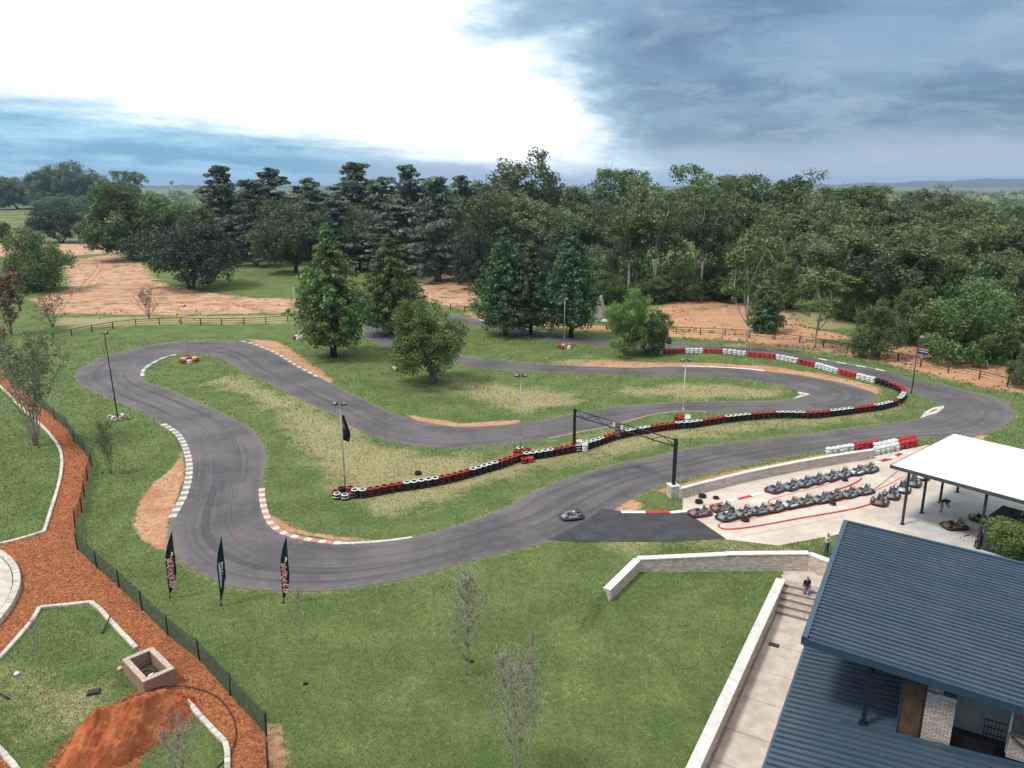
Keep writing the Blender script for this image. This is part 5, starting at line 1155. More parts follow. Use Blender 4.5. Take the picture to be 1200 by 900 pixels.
# ------------------------------------------------------------------ TREES
bark_dark = mat('bark_dark', (0.055, 0.042, 0.032), 0.95, 0.35, 3, 0.4, 10)
bark_pale = mat('bark_pale', (0.40, 0.36, 0.31), 0.9, 0.3, 1.5, 0.2, 8)
bark_twig = mat('bark_twig', (0.34, 0.29, 0.24), 0.95, 0.3, 2)
bark_grey = mat('bark_grey', (0.17, 0.145, 0.12), 0.95, 0.3, 2, 0.3, 8)
LEAF = {
 'gum': leaf_mat('leaf_gum', (0.062, 0.094, 0.036), (0.175, 0.210, 0.088), trans=0.35),
 'gum2': leaf_mat('leaf_gum_light', (0.058, 0.098, 0.028), (0.175, 0.225, 0.078), trans=0.35),
 'dark': leaf_mat('leaf_dark', (0.028, 0.044, 0.030), (0.076, 0.100, 0.064)),
 'cedar': leaf_mat('leaf_cedar', (0.066, 0.098, 0.068), (0.165, 0.205, 0.145), trans=0.35),
 'pine': leaf_mat('leaf_pine', (0.060, 0.108, 0.028), (0.180, 0.255, 0.080), trans=0.3),
 'pine2': leaf_mat('leaf_pine_deep', (0.044, 0.092, 0.036), (0.125, 0.205, 0.080), trans=0.3),
 'round': leaf_mat('leaf_round', (0.056, 0.110, 0.020), (0.180, 0.270, 0.062), trans=0.35),
 'bush': leaf_mat('leaf_bush', (0.050, 0.094, 0.026), (0.145, 0.200, 0.062), trans=0.3),
 'rust': leaf_mat('leaf_rust', (0.10, 0.045, 0.030), (0.22, 0.12, 0.08)),
 'sap': leaf_mat('leaf_sapling', (0.07, 0.10, 0.03), (0.16, 0.18, 0.08)),
}
def leaves(cen, rad, n_per, size, flat=1.0, tint=None, droop=0.0, up=0.15):
    """clumps of leaf-sized quads round the given centres; returns V, F, tint per face"""
    cen = np.asarray(cen, float); K = len(cen); rad = np.broadcast_to(np.asarray(rad, float), (K,))
    n_per = np.broadcast_to(np.asarray(n_per), (K,)).astype(int); idx = np.repeat(np.arange(K), n_per); N = len(idx)
    d = rng.normal(size=(N, 3)); d /= np.linalg.norm(d, axis=1)[:, None]
    r = rng.random(N) ** 0.45 * rad[idx]
    p = d * r[:, None]; p[:, 2] *= flat; p = p + cen[idx]
    p[:, 2] -= droop * (r / (rad[idx] + 1e-6)) ** 2 * rad[idx]
    nrm = d * 0.9 + rng.normal(size=(N, 3)) * 0.55 + np.array([0, 0, up]); nrm /= np.linalg.norm(nrm, axis=1)[:, None]
    a = np.cross(nrm, rng.normal(size=(N, 3))); a /= np.linalg.norm(a, axis=1)[:, None]; b = np.cross(nrm, a)
    s = size * rng.uniform(0.6, 1.35, N)[:, None]
    V = np.stack([p + a * s, p + b * s * 0.62, p - a * s, p - b * s * 0.62], 1).reshape(-1, 3)
    F = np.arange(4 * N).reshape(N, 4)
    ct = rng.random(K) if tint is None else np.asarray(tint)
    return V, F, np.clip(0.72 * ct[idx] + 0.28 * rng.random(N), 0, 1)
def crown_mesh(parts, m):
    V, F, T, o = [], [], [], 0
    for v, f, t in parts: V.append(v); F.append(f + o); T.append(t); o += len(v)
    me = np_mesh('crown', np.concatenate(V), np.concatenate(F), m); attr(me, 'tint', np.concatenate(T), 'FACE'); return me
def limb(b, p, q, r0, r1, bow=0.1, n=5, k=6):
    p, q = np.array(p, float), np.array(q, float); L = np.linalg.norm(q - p); off = rng.normal(size=3) * bow * L * 0.5
    pts = [p + (q - p) * f + off * math.sin(math.pi * f) for f in np.linspace(0, 1, n)]
    b.tube(pts, list(np.linspace(r0, r1, n)), k); return pts
def lobes_on(cen, rad, n, inner=0.55, zmin=None):
    """clump centres spread over the outside of overlapping lobes"""
    out = []
    cen = np.asarray(cen); rad = np.asarray(rad); w = rad ** 2 / (rad ** 2).sum()
    for c, r, k in zip(cen, rad, (w * n).astype(int) + 1):
        d = rng.normal(size=(k, 3)); d /= np.linalg.norm(d, axis=1)[:, None]
        out.append(c + d * r * (inner + (1 - inner) * rng.random(k) ** 0.5)[:, None])
    o = np.concatenate(out)
    return o if zmin is None else o[o[:, 2] > zmin]
# every builder makes a unit-ish tree: height 10, returns (trunk mesh, crown mesh, width)
def t_round(m, seed, wid=8.5, zb=1.6, n=150, leaf=0.22, per=60, multi=3, bark=bark_grey, nl=9, cr=0.75):
    global rng; rng = np.random.default_rng(seed); b = MB(); L, Rr = [], []
    for k in range(nl):
        a = 2 * math.pi * k / nl * 1.62 + rng.uniform(-.3, .3); f = (k + 0.5) / nl; z = zb + 1.3 + (10 - zb - 3.0) * f
        rr = wid * 0.30 * (math.sin(math.pi * min(0.92, 0.22 + 0.72 * f)) ** 0.7) * rng.uniform(0.75, 1.15)
        L.append((rr * math.cos(a), rr * math.sin(a), z)); Rr.append(rng.uniform(1.35, 2.1) * wid / 8.5 * (1.1 - 0.3 * f))
    for s in range(multi):
        a = 2 * math.pi * s / multi; base = (0.12 * math.cos(a) * multi ** 0.5, 0.12 * math.sin(a) * multi ** 0.5, -0.1)
        top = np.array(L[(s * 2 + 1) % nl]) * np.array((0.6, 0.6, 0.8)); limb(b, base, top, 0.20 if multi > 1 else 0.32, 0.07, 0.12)
        for q in L[s::multi]: limb(b, np.array(base) + (top - np.array(base)) * rng.uniform(0.35, 0.7), q, 0.08, 0.03, 0.2)
    c = lobes_on(L, Rr, n, zmin=zb * 0.8)
    return b.mesh('trunk', bark), crown_mesh([leaves(c, cr * wid / 8.5 * rng.uniform(0.7, 1.2, len(c)), per, leaf)], m)
def t_conifer(m, seed, wid=5.6, zb=1.8, leaf=0.125, bark=bark_dark, tiers=17, fat=0.55):
    """lumpy broad cone on a bare stem, foliage in drooping tufts"""
    global rng; rng = np.random.default_rng(seed); b = MB(); limb(b, (0, 0, -0.1), (0.05, 0.05, 9.5), 0.26, 0.03, 0.01, 8)
    C, Rd = [], []
    for i in range(tiers):
        f = i / (tiers - 1); z = zb + (9.75 - zb) * f
        env = wid / 2 * max(0.1, 1 - max(0, (f - 0.22) / 0.80) ** (1.0 + fat)) * (0.66 + 0.34 * min(1, f * 4.5)); k = max(4, int(12 * env / (wid / 2) + 2))
        for j in range(k):
            a = 2 * math.pi * (j + 0.5 * (i % 2)) / k + rng.uniform(-.25, .25); e = env * rng.uniform(0.66, 1.14)
            tip = np.array([e * math.cos(a), e * math.sin(a), z + rng.uniform(-.2, .2) - 0.12 * e])
            if j % 2 == 0: limb(b, (0, 0, z + 0.25), tip, 0.05, 0.015, 0.06, 4, 4)
            for q in (1.0, 0.62, 0.3) if e > 1 else (1.0, 0.4): C.append(tip * np.array((q, q, 1)) + np.array((0, 0, (1 - q) * 0.3))); Rd.append(0.50 * (0.75 + 0.5 * rng.random()) * (0.7 + 0.5 * (1 - f)))
    return b.mesh('trunk', bark), crown_mesh([leaves(C, Rd, 46, leaf, 0.70, droop=0.25)], m)
def t_cedar(m, seed, wid=6.0, zb=1.6, leaf=0.19, tiers=11, bark=bark_grey):
    """tall cedar: ragged flat sprays on level branches, denser towards the stem"""
    global rng; rng = np.random.default_rng(seed); b = MB(); limb(b, (0, 0, -0.1), (0.1, 0, 9.6), 0.30, 0.04, 0.015, 8)
    C, Rd = [], []
    for i in range(tiers * 5):
        f = (i + rng.random()) / (tiers * 5); z = zb + (9.6 - zb) * f; env = wid / 2 * (0.55 + 0.45 * math.sin(math.pi * (0.15 + 0.62 * (1 - f)))) * (1.0 - 0.70 * f ** 2.4)
        a = rng.uniform(0, 2 * math.pi); e = env * rng.uniform(0.45, 1.12); tip = np.array([e * math.cos(a), e * math.sin(a), z + rng.uniform(-.15, .25) - 0.06 * e])
        if i % 2 == 0: limb(b, (0, 0, z - 0.15), tip, 0.06, 0.02, 0.05, 4, 5)
        for q in np.linspace(0.25, 1, 4): C.append(tip * np.array((q, q, 1)) + rng.normal(size=3) * np.array((.2, .2, .09))); Rd.append(0.52 * (0.6 + 0.6 * rng.random()))
    C.append((0.1, 0, 9.7)); Rd.append(0.35)
    return b.mesh('trunk', bark), crown_mesh([leaves(C, Rd, 26, leaf, 0.42, up=0.5, droop=0.15)], m)
def t_gum(m, seed, wid=5.5, zb=3.6, leaf=0.115, bark=bark_pale, forks=5, per=72, sub=5, cr=0.66, lean=0.4, r0=0.15):
    """tall gum: pale forking stems, foliage gathered in hanging heads at the branch ends"""
    global rng; rng = np.random.default_rng(seed); b = MB(); C, Rd = [], []
    fork = np.array((rng.uniform(-.3, .3) * lean, rng.uniform(-.3, .3) * lean, zb * rng.uniform(0.75, 1.0))); limb(b, (0, 0, -0.1), fork, r0, r0 * 0.76, 0.04, 5)
    for k in range(forks):
        a = 2 * math.pi * k / forks + rng.uniform(-.5, .5); rr = wid * 0.36 * rng.uniform(0.45, 1.1); z = 9.3 - rr * 0.75 * rng.uniform(0.6, 1.8)
        tip = np.array((rr * math.cos(a), rr * math.sin(a), z)); st = limb(b, fork, tip, r0 * 0.66, 0.03, 0.16, 6)
        for s in range(sub):
            o = np.array(st[int(rng.integers(2, 6))]); q = o + rng.normal(size=3) * np.array((wid * .15, wid * .15, 0.75)) + np.array((0, 0, 0.35)); limb(b, o, q, 0.04, 0.012, 0.1, 4, 5)
            for _ in range(4): C.append(q + rng.normal(size=3) * np.array((.5, .5, .5))); Rd.append(cr * rng.uniform(0.6, 1.2))
        for _ in range(5): C.append(tip + rng.normal(size=3) * np.array((.55, .55, .62))); Rd.append(cr * rng.uniform(0.7, 1.2))
    C = np.array(C); C[:, 2] = np.minimum(C[:, 2], 9.6)
    return b.mesh('trunk', bark), crown_mesh([leaves(C, Rd, per, leaf, 0.95, droop=0.25)], m)
def t_bare(m, seed, spread=0.32, stems=1, n=26, leaf=0.07, per=3, twig=5, bark=bark_grey, r0=0.05, low=0.18):
    """leafless young tree: upright fan of thin branches, few leaves"""
    global rng; rng = np.random.default_rng(seed); b = MB(); C = []
    for s in range(stems):
        a0 = 2 * math.pi * s / stems; base = np.array((0.10 * math.cos(a0), 0.10 * math.sin(a0), 0)) * (stems > 1)
        lead = base + np.array((math.cos(a0) * spread * 2.2 * (stems > 1), math.sin(a0) * spread * 2.2 * (stems > 1), 9.2)); st = limb(b, base - np.array((0, 0, .1)), lead, r0, 0.012, 0.05, 8, 5)
        for k in range(n // stems):
            f = low + (0.9 - low) * k / (n // stems); o = np.array(st[min(7, int(f * 7.99))]); a = rng.uniform(0, 2 * math.pi); L = (9.8 - o[2]) * rng.uniform(0.35, 0.7)
            q = o + np.array((math.cos(a) * spread * L, math.sin(a) * spread * L, L)); q[2] = min(q[2], 10); pts = limb(b, o, q, r0 * 0.45, 0.008, 0.10, 5, 4)
            for _ in range(twig):
                w = np.array(pts[int(rng.integers(1, 5))]); e = w + rng.normal(size=3) * np.array((.35, .35, .3)) + np.array((0, 0, .5)); limb(b, w, e, max(0.016, r0 * 0.2), 0.010, 0.1, 3, 3); C.append(e); C.append((w + e) / 2)
    return b.mesh('trunk', bark), crown_mesh([leaves(C, 0.30, per, leaf)], m)
PROTO = {
 'round_a': (t_round(LEAF['round'], 11, 9.2, 1.0, 220, 0.105, 105, 4), 9.2), 'round_b': (t_round(LEAF['round'], 12, 8.6, 0.8, 220, 0.105, 105, 3), 8.6),
 'bush_a': (t_round(LEAF['bush'], 13, 11.5, 0.2, 210, 0.15, 95, 4, nl=10, cr=0.8), 11.5), 'bush_b': (t_round(LEAF['gum2'], 14, 10.5, 0.3, 200, 0.15, 90, 4, nl=11), 10.5), 'bush_c': (t_round(LEAF['bush'], 29, 9.5, 0.2, 180, 0.16, 85, 3, nl=8), 9.5),
 'oak': (t_round(LEAF['dark'], 15, 15.0, 1.9, 260, 0.17, 90, 3, bark_dark, nl=13, cr=0.62), 15.0), 'broad': (t_round(LEAF['bush'], 16, 10.5, 0.9, 250, 0.15, 95, 1, bark_dark, nl=14, cr=0.7), 10.5),
 'grey': (t_round(LEAF['gum'], 17, 10.5, 1.2, 230, 0.15, 90, 1, bark_dark, nl=12), 10.5),
 'pine_a': (t_conifer(LEAF['pine'], 21, 5.6, 1.5), 5.6), 'pine_b': (t_conifer(LEAF['pine'], 22, 6.2, 1.2), 6.2), 'pine_c': (t_conifer(LEAF['pine2'], 23, 6.0, 1.3, fat=0.7), 6.0), 'pine_d': (t_conifer(LEAF['pine2'], 24, 5.2, 1.6), 5.2),
 'cypress': (t_conifer(LEAF['pine2'], 25, 5.0, 0.2, 0.16, tiers=14, fat=0.9), 5.0),
 'cedar_a': (t_cedar(LEAF['cedar'], 31, 6.4), 6.4), 'cedar_b': (t_cedar(LEAF['cedar'], 32, 5.2, 2.2, tiers=10), 5.2), 'cedar_c': (t_cedar(LEAF['cedar'], 33, 7.0, 0.9, tiers=13), 7.0),
 'gum_a': (t_gum(LEAF['gum'], 41, 5.5, 5.0, forks=4, sub=4, r0=0.16), 5.5), 'gum_b': (t_gum(LEAF['gum'], 42, 6.5, 3.0, forks=5), 6.5), 'gum_c': (t_gum(LEAF['gum2'], 43, 6.0, 2.6, forks=5, sub=5), 6.0), 'gum_d': (t_gum(LEAF['gum2'], 44, 5.0, 4.0, forks=3, sub=5, bark=bark_grey), 5.0),
 'gum_e': (t_gum(LEAF['gum'], 45, 7.5, 2.0, forks=6, sub=5, bark=bark_grey, cr=0.75), 7.5), 'gum_f': (t_gum(LEAF['gum'], 46, 8.0, 1.6, forks=7, sub=5, cr=0.8, bark=bark_grey), 8.0),
 'gum_thin': (t_gum(LEAF['gum2'], 47, 3.6, 2.4, 0.13, forks=4, per=34, sub=4, cr=0.5, r0=0.08), 3.6),
 'bare_a': (t_bare(LEAF['sap'], 51, 0.44, 1, 52, 0.03, 1, 9, bark=bark_twig), 3.4), 'bare_b': (t_bare(LEAF['sap'], 52, 0.46, 3, 70, 0.03, 1, 9, r0=0.04, bark=bark_twig), 4.4), 'bare_c': (t_bare(LEAF['sap'], 53, 0.34, 1, 18, 0.04, 2, 5, r0=0.035, low=0.3, bark=bark_twig), 4.0),
 'vase': (t_bare(LEAF['sap'], 54, 0.85, 9, 80, 0.10, 5, 6, bark=bark_twig, r0=0.07, low=0.35), 7.0), 'rust': (t_bare(LEAF['rust'], 55, 0.45, 3, 45, 0.17, 7, 5, r0=0.07, low=0.15), 6.0), 'rust_bush': (t_bare(LEAF['rust'], 56, 0.85, 7, 60, 0.12, 3, 5, r0=0.05, low=0.1), 9.0),
 'stem_bush': (t_bare(LEAF['bush'], 57, 0.30, 4, 40, 0.09, 5, 5, r0=0.04, low=0.2), 5.0),
}
def tree(kind, px, pb, pt, wpx, lab, name=None, group=None, cat='tree', rz=None):
    (tm, cm), w = PROTO[kind]; g = G(px, pb); h = rise(px, pb, pt); ww = wpx * mpp(g)
    nm = name or {'p': 'conifer_tree', 'c': 'cedar_tree', 'g': 'gum_tree', 'b': 'bush'}.get(kind[0], 'leafy_tree')
    t = thing(nm, lab, cat, g, random.uniform(0, 6.28) if rz is None else rz, group); t.scale = (ww / w, ww / w, h / 10)
    put('trunk', tm, t); put('crown', cm, t); return t
# trees standing on and beside the track
tree('pine_a', 391, 418, 266, 88, 'tall light green conifer nearest the left loop of track', group='conifers inside the track')
tree('pine_b', 459, 392, 277, 76, 'broad conifer behind the round leafy tree', group='conifers inside the track')
tree('pine_c', 592, 393, 268, 70, 'dense dark conifer in the middle of the far island', group='conifers inside the track')
tree('pine_d', 622, 392, 284, 58, 'shorter conifer leaning against the dense dark one', group='conifers inside the track')
tree('pine_d', 669, 395, 264, 66, 'tall conifer just behind the grey lamp', group='conifers inside the track')
tree('round_a', 507, 450, 340, 108, 'round many-stemmed bright green tree on the middle lawn')
tree('round_b', 733, 416, 335, 64, 'taller of two leafy bushes at the start of the far tyres', 'bush', cat='bush')
tree('bush_c', 765, 414, 360, 52, 'lower of two leafy bushes at the start of the far tyres', 'bush', cat='bush')
tree('stem_bush', 612, 394, 362, 26, 'small leafy shrub at the foot of the middle conifers', 'shrub', cat='shrub')
tree('stem_bush', 571, 383, 358, 22, 'thin shrub left of the dense dark conifer', 'shrub', cat='shrub')
tree('stem_bush', 645, 393, 366, 22, 'small shrub between the conifers and the lamp', 'shrub', cat='shrub')
tree('gum_thin', 874, 412, 262, 52, 'slim white-stemmed gum behind the far tyre barrier')
tree('gum_thin', 955, 408, 308, 56, 'sparse young gum between the dirt road and the track')
tree('cypress', 896, 389, 316, 38, 'dense dark green cypress beside the slim gum', 'conifer_tree')
tree('bush_b', 1027, 419, 347, 64, 'grey-green bushy tree on the dirt road bend', 'leafy_tree')
tree('bush_a', 1122, 420, 322, 124, 'big rounded bush at the corner of the dirt road', 'bush', cat='bush')
tree('bush_c', 1070, 405, 330, 60, 'bush tucked left of the big rounded bush', 'bush', cat='bush')
tree('bush_b', 1205, 455, 396, 52, 'bush at the right edge beyond the dirt road', 'bush', cat='bush')
tree('round_b', 1199, 676, 592, 112, 'bright green bush between the canopy and the blue roof', 'bush', cat='bush')
# left side
tree('broad', 155, 304, 210, 112, 'big dense green tree in the middle of the left group')
tree('oak', 224, 337, 258, 128, 'dark spreading tree with a visible forked trunk on the dirt yard')
tree('bush_a', 50, 341, 262, 84, 'rounded green bush on the left of the dirt yard', 'bush', cat='bush')
tree('oak', 72, 284, 243, 76, 'small dark tree behind the rounded bush')
tree('bush_c', 4, 284, 258, 26, 'dark bush at the left edge of the field', 'bush', cat='bush')
tree('grey', 345, 320, 232, 92, 'large grey-green tree right of the dark spreading tree')
tree('broad', 250, 306, 232, 76, 'mid green tree behind the dark spreading tree')
tree('grey', 420, 316, 236, 70, 'olive tree between the cedars and the left conifer')
tree('rust', 14, 392, 312, 54, 'rust coloured half dead tree at the left edge')
tree('rust_bush', 62, 383, 342, 50, 'low dry brown shrub right of the rust coloured tree', 'shrub', cat='shrub')
tree('rust_bush', 175, 374, 335, 32, 'bare pinkish shrub on the edge of the dirt yard', 'shrub', cat='shrub')
tree('rust', -2, 440, 378, 36, 'dark brown shrub above the mulch path', 'shrub', cat='shrub')
tree('vase', 42, 522, 388, 92, 'grey-green vase shaped shrub with many pale stems', 'shrub', cat='shrub')
tree('stem_bush', 130, 555, 490, 34, 'small bushy sapling inside the left bend', 'sapling', cat='sapling')
tree('bare_a', 547, 791, 664, 58, 'leafless young tree on the big lawn', 'sapling', cat='sapling')
tree('bare_b', 603, 912, 752, 78, 'bushy leafless tree at the bottom of the big lawn', 'sapling', cat='sapling')
tree('bare_c', 622, 915, 716, 50, 'tallest leafless sapling at the bottom of the big lawn', 'sapling', cat='sapling')
tree('bare_c', 356, 784, 678, 40, 'thin wispy sapling in front of the rightmost flag', 'sapling', cat='sapling')
tree('bare_c', 48, 797, 716, 34, 'thin dark sapling on the lower garden lawn', 'sapling', cat='sapling')
tree('bare_b', 215, 925, 842, 56, 'dry twiggy bush beside the earth heap', 'sapling', cat='sapling')
# cedars and dark conifers behind the left group
for kind, px, pb, pt, w, lab in (('cedar_b', 264, 306, 191, 52, 'tall dark cedar standing alone above the mid green tree'), ('cedar_a', 322, 304, 194, 66, 'flat topped cedar, second of the tall row from the left'), ('cedar_c', 300, 312, 208, 60, 'shorter cedar between the first two tall ones'),
    ('cedar_a', 368, 306, 206, 60, 'cedar behind the large grey-green tree'), ('cedar_b', 417, 304, 187, 62, 'tallest wide topped cedar in the row'), ('cedar_c', 452, 306, 205, 62, 'blue-green cedar right of the tallest one'), ('cedar_b', 483, 308, 190, 46, 'narrow cedar with a ragged top'),
    ('cedar_c', 513, 330, 204, 74, 'big layered cedar at the edge of the bare earth'), ('cedar_a', 545, 322, 203, 56, 'cedar right of the big layered one'), ('cedar_c', 395, 318, 232, 66, 'low dark cedar in the gap left of the conifer tops'), ('cedar_c', 468, 322, 238, 72, 'low dark cedar behind the broad conifer'),
    ('cedar_b', 505, 306, 206, 50, 'thin cedar top behind the big layered one')):
    tree(kind, px, pb, pt, w * 1.35, lab, group='cedars behind the left group')
for kind, px, pb, pt, w, lab in (('broad', 285, 300, 226, 70, 'green tree in the gap behind the dark spreading tree'), ('grey', 312, 302, 230, 66, 'olive tree filling in below the flat topped cedar'), ('broad', 375, 300, 226, 72, 'green tree below the tallest cedar'), ('grey', 438, 300, 224, 74, 'olive tree between the two tallest cedars'), ('broad', 490, 302, 226, 66, 'green tree below the ragged narrow cedar'), ('grey', 535, 306, 224, 70, 'olive tree right of the big layered cedar'), ('broad', 205, 300, 230, 60, 'green tree right behind the big dense tree'), ('gum_f', 560, 324, 226, 80, 'round-headed gum at the left end of the wood'), ('oak', 455, 316, 250, 70, 'dark low tree behind the broad conifer'), ('oak', 515, 318, 252, 70, 'dark low tree under the big layered cedar')):
    tree(kind, px, pb, pt, w, lab, group='trees filling in below the cedars', name='leafy_tree')
# the wood: gums in three depths, each its own tree
gum_words = {'gum_a': 'slender pale-stemmed gum', 'gum_b': 'wide pale-stemmed gum', 'gum_c': 'light green gum', 'gum_d': 'narrow grey-barked gum', 'gum_e': 'dense spreading gum', 'gum_f': 'heavy round-headed gum', 'bush_a': 'dark green undergrowth tree', 'bush_b': 'grey-green undergrowth tree', 'bush_c': 'low leafy undergrowth tree', 'broad': 'dense green tree', 'grey': 'olive green tree', 'oak': 'very dark tree'}
FOREST = [('back row of the wood', 'gum trees in the back of the wood', [('gum_b', 555, 318, 206, 60), ('gum_f', 610, 316, 176, 100), ('gum_e', 650, 314, 205, 80), ('gum_e', 690, 312, 208, 70), ('gum_d', 722, 316, 198, 56), ('gum_c', 755, 318, 206, 66), ('gum_c', 826, 320, 192, 78), ('gum_e', 790, 312, 206, 72), ('gum_d', 866, 312, 204, 56), ('gum_b', 912, 314, 198, 74), ('gum_e', 945, 308, 222, 76), ('gum_d', 985, 308, 219, 60), ('gum_d', 1005, 306, 217, 50),
             ('gum_e', 1030, 306, 226, 76), ('gum_b', 1062, 304, 215, 58), ('gum_e', 1095, 304, 224, 78), ('gum_c', 1128, 306, 226, 70), ('gum_e', 1160, 306, 234, 80), ('gum_e', 1198, 306, 232, 80), ('gum_e', 1240, 308, 230, 80)]),
          ('middle of the wood', 'gum trees in the middle of the wood', [('gum_f', 580, 332, 214, 84), ('gum_b', 628, 332, 222, 84), ('gum_e', 655, 336, 236, 90), ('gum_e', 703, 336, 226, 82), ('gum_b', 764, 342, 206, 76), ('gum_a', 815, 340, 215, 70), ('gum_c', 850, 338, 226, 80), ('gum_b', 885, 336, 228, 90), ('gum_e', 925, 346, 238, 88), ('grey', 965, 340, 232, 80), ('gum_c', 1003, 338, 236, 84), ('gum_b', 1045, 342, 240, 96), ('gum_e', 1090, 346, 240, 96), ('grey', 1135, 344, 244, 88), ('gum_e', 1180, 346, 246, 90), ('broad', 1225, 350, 250, 90)]),
          ('front edge of the wood', 'trees along the front edge of the wood', [('gum_a', 735, 350, 236, 52), ('gum_a', 768, 353, 222, 60), ('gum_a', 822, 353, 230, 60), ('gum_a', 1052, 384, 262, 80), ('grey', 690, 352, 286, 64), ('gum_d', 745, 350, 250, 56), ('bush_a', 712, 356, 312, 44), ('bush_c', 768, 354, 318, 50), ('bush_a', 800, 352, 308, 50), ('bush_c', 838, 352, 306, 56), ('grey', 868, 354, 274, 70), ('bush_b', 925, 362, 300, 60), ('gum_b', 975, 372, 262, 108), ('bush_a', 1010, 376, 322, 60), ('gum_e', 1050, 380, 268, 110), ('broad', 1085, 384, 288, 90), ('gum_c', 1110, 372, 262, 90), ('broad', 1150, 386, 300, 90), ('grey', 1180, 392, 296, 100), ('bush_b', 1170, 412, 338, 76), ('broad', 1215, 402, 300, 90), ('bush_c', 1195, 420, 372, 56), ('oak', 560, 340, 268, 60), ('oak', 640, 350, 284, 60)])]
for where, grp, rows in FOREST:
    cnt = {}
    tot = {}
    for r_ in rows: tot[r_[0]] = tot.get(r_[0], 0) + 1
    for kind, px, pb, pt, w in sorted(rows, key=lambda q: q[1]):
        cnt[kind] = cnt.get(kind, 0) + 1; word = gum_words[kind]
        lab = f'{word} in the {where}' if tot[kind] == 1 else f'{ORD[cnt[kind] - 1]} {word} from the left in the {where}'
        tree(kind, px, pb, pt, w * 1.12, lab, group=grp, name=None if kind[0] == 'g' and kind != 'grey' else 'leafy_tree')
# distant left: trees round the far field
for kind, px, pb, pt, w, lab in (('gum_e', 88, 246, 183, 66, 'tallest tree beyond the far field'), ('broad', 60, 246, 199, 62, 'dense tree left of the tallest one beyond the field'), ('grey', 22, 245, 206, 60, 'tree at the left end of the far field'), ('bush_a', 45, 244, 220, 60, 'pale bushy tree in front of the far trees'), ('broad', 118, 246, 206, 50, 'tree right of the tallest one beyond the field'),
     ('gum_d', 157, 262, 200, 34, 'thin tree showing over the big dense one'), ('bush_b', 70, 249, 226, 60, 'light green bush along the far field'), ('bush_a', 108, 250, 228, 40, 'bush at the right end of the far field'), ('broad', -8, 246, 204, 50, 'dark tree cut by the left edge beyond the field'), ('gum_e', 135, 252, 206, 44, 'tree in the gap left of the big dense one')):
    tree(kind, px, pb, pt, w, lab, group='trees round the far field')
# the far-off woods and town trees that read as one dark line
def far_wood():
    V, F, T, o = [], [], [], 0
    r2 = np.random.default_rng(99); C, Rd = [], []
    for _ in range(2600):
        az = R(r2.uniform(-50, 50)); d = 380 + 2600 * r2.random() ** 1.6
        if d < 520 and az < R(-6): continue
        if d < 1050 and az < R(-24): continue
        x, y = d * math.sin(az), d * math.cos(az); h = r2.uniform(5, 12) * (1 + 0.2 * (d < 800)); z = float(height(x, y))
        for k in range(4): C.append((x + r2.normal() * h * .5, y + r2.normal() * h * .5, z + h * r2.uniform(.25, .8))); Rd.append(h * 0.42)
    global rng; rng = np.random.default_rng(5); me = crown_mesh([leaves(C, Rd, 16, 1.5)], LEAF['gum'])
    tag(put('distant_wood', me), 'far-off dark woodland along the horizon', 'woodland', kind='stuff')
far_wood()
def undergrowth():
    C, Rd = [], []; r2 = np.random.default_rng(17)
    for px in np.linspace(560, 1260, 190):
        for pb in (346, 339, 332, 325, 318):
            q = px + r2.uniform(-6, 6); b_ = pb + r2.uniform(-3, 3) + max(0, (q - 1000)) * 0.16
            g = G(q, b_)
            for k in range(3): C.append((g.x + r2.normal() * 1.5, g.y + r2.normal() * 2, g.z + r2.uniform(0.4, 9.0 if pb < 330 else (5.0 if pb < 342 else 1.8)))); Rd.append(r2.uniform(1.0, 2.2))
    global rng; rng = np.random.default_rng(6); me = crown_mesh([leaves(C, Rd, 16, 0.45)], LEAF['bush'])
    tag(put('undergrowth', me), 'dense green undergrowth beneath the trees of the wood', 'undergrowth', kind='stuff')
undergrowth()

# ------------------------------------------------------------------ hills, mast, ruin
def hills(name, d, az0, az1, prof, lab, m):
    n = 120; V = []; rows = 7
    for j in range(rows):
        f = j / (rows - 1)
        for i in range(n):
            a = az0 + (az1 - az0) * i / (n - 1); h = np.interp(a, prof[0], prof[1]) + 5 * math.sin(a * 1.9) + 3 * math.sin(a * 4.7 + 1); rr = d * (0.86 + 0.5 * f)
            V.append((rr * math.sin(R(a)), rr * math.cos(R(a)), -6 + max(0, h + 6) * math.sin(math.pi * min(1, f * 1.25)) ** 1.2 if f < 0.8 else -10))
    F = [(j * n + i, j * n + i + 1, (j + 1) * n + i + 1, (j + 1) * n + i) for j in range(rows - 1) for i in range(n - 1)]
    tag(put(name, np_mesh(name, V, F, m, True)), lab, 'hill', kind='structure')
hill_m = mat('hill_scrub', (0.035, 0.050, 0.024), 0.95, 0.5, 0.012, col2=(0.085, 0.095, 0.045))
hills('hill', 7500, 12, 60, ((12, 17, 21, 25, 28, 31, 34, 45, 60), (-8, 5, 18, 34, 50, 66, 74, 78, 30)), 'long low blue hill on the horizon at the right', hill_m)
hills('hill', 5200, -60, 12, ((-60, -45, -30, -20, -10, 12), (20, 22, 16, 14, 8, 0)), 'faint low rise on the horizon at the left', hill_m)
g = Vector((*ray(202.5, 230), -3)); t = thing('water_tower', 'tiny pale tower standing above the far left horizon', 'tower', g)
MB().tube([(0, 0, 0), (0, 0, 26)], [2.2, 1.6], 10).build('shaft', concrete, t); MB().lathe([(0, 26), (4, 29), (4.4, 33), (3.6, 36), (0, 37)], 14).build('tank', concrete, t)
g = G(694, 375); t = thing('ruined_wall', 'broken pale gable wall half hidden behind the conifers', 'ruin', g, 0.25)
b = MB(); h_ = rise(694, 375, 346); wv = 15 * mpp(g)
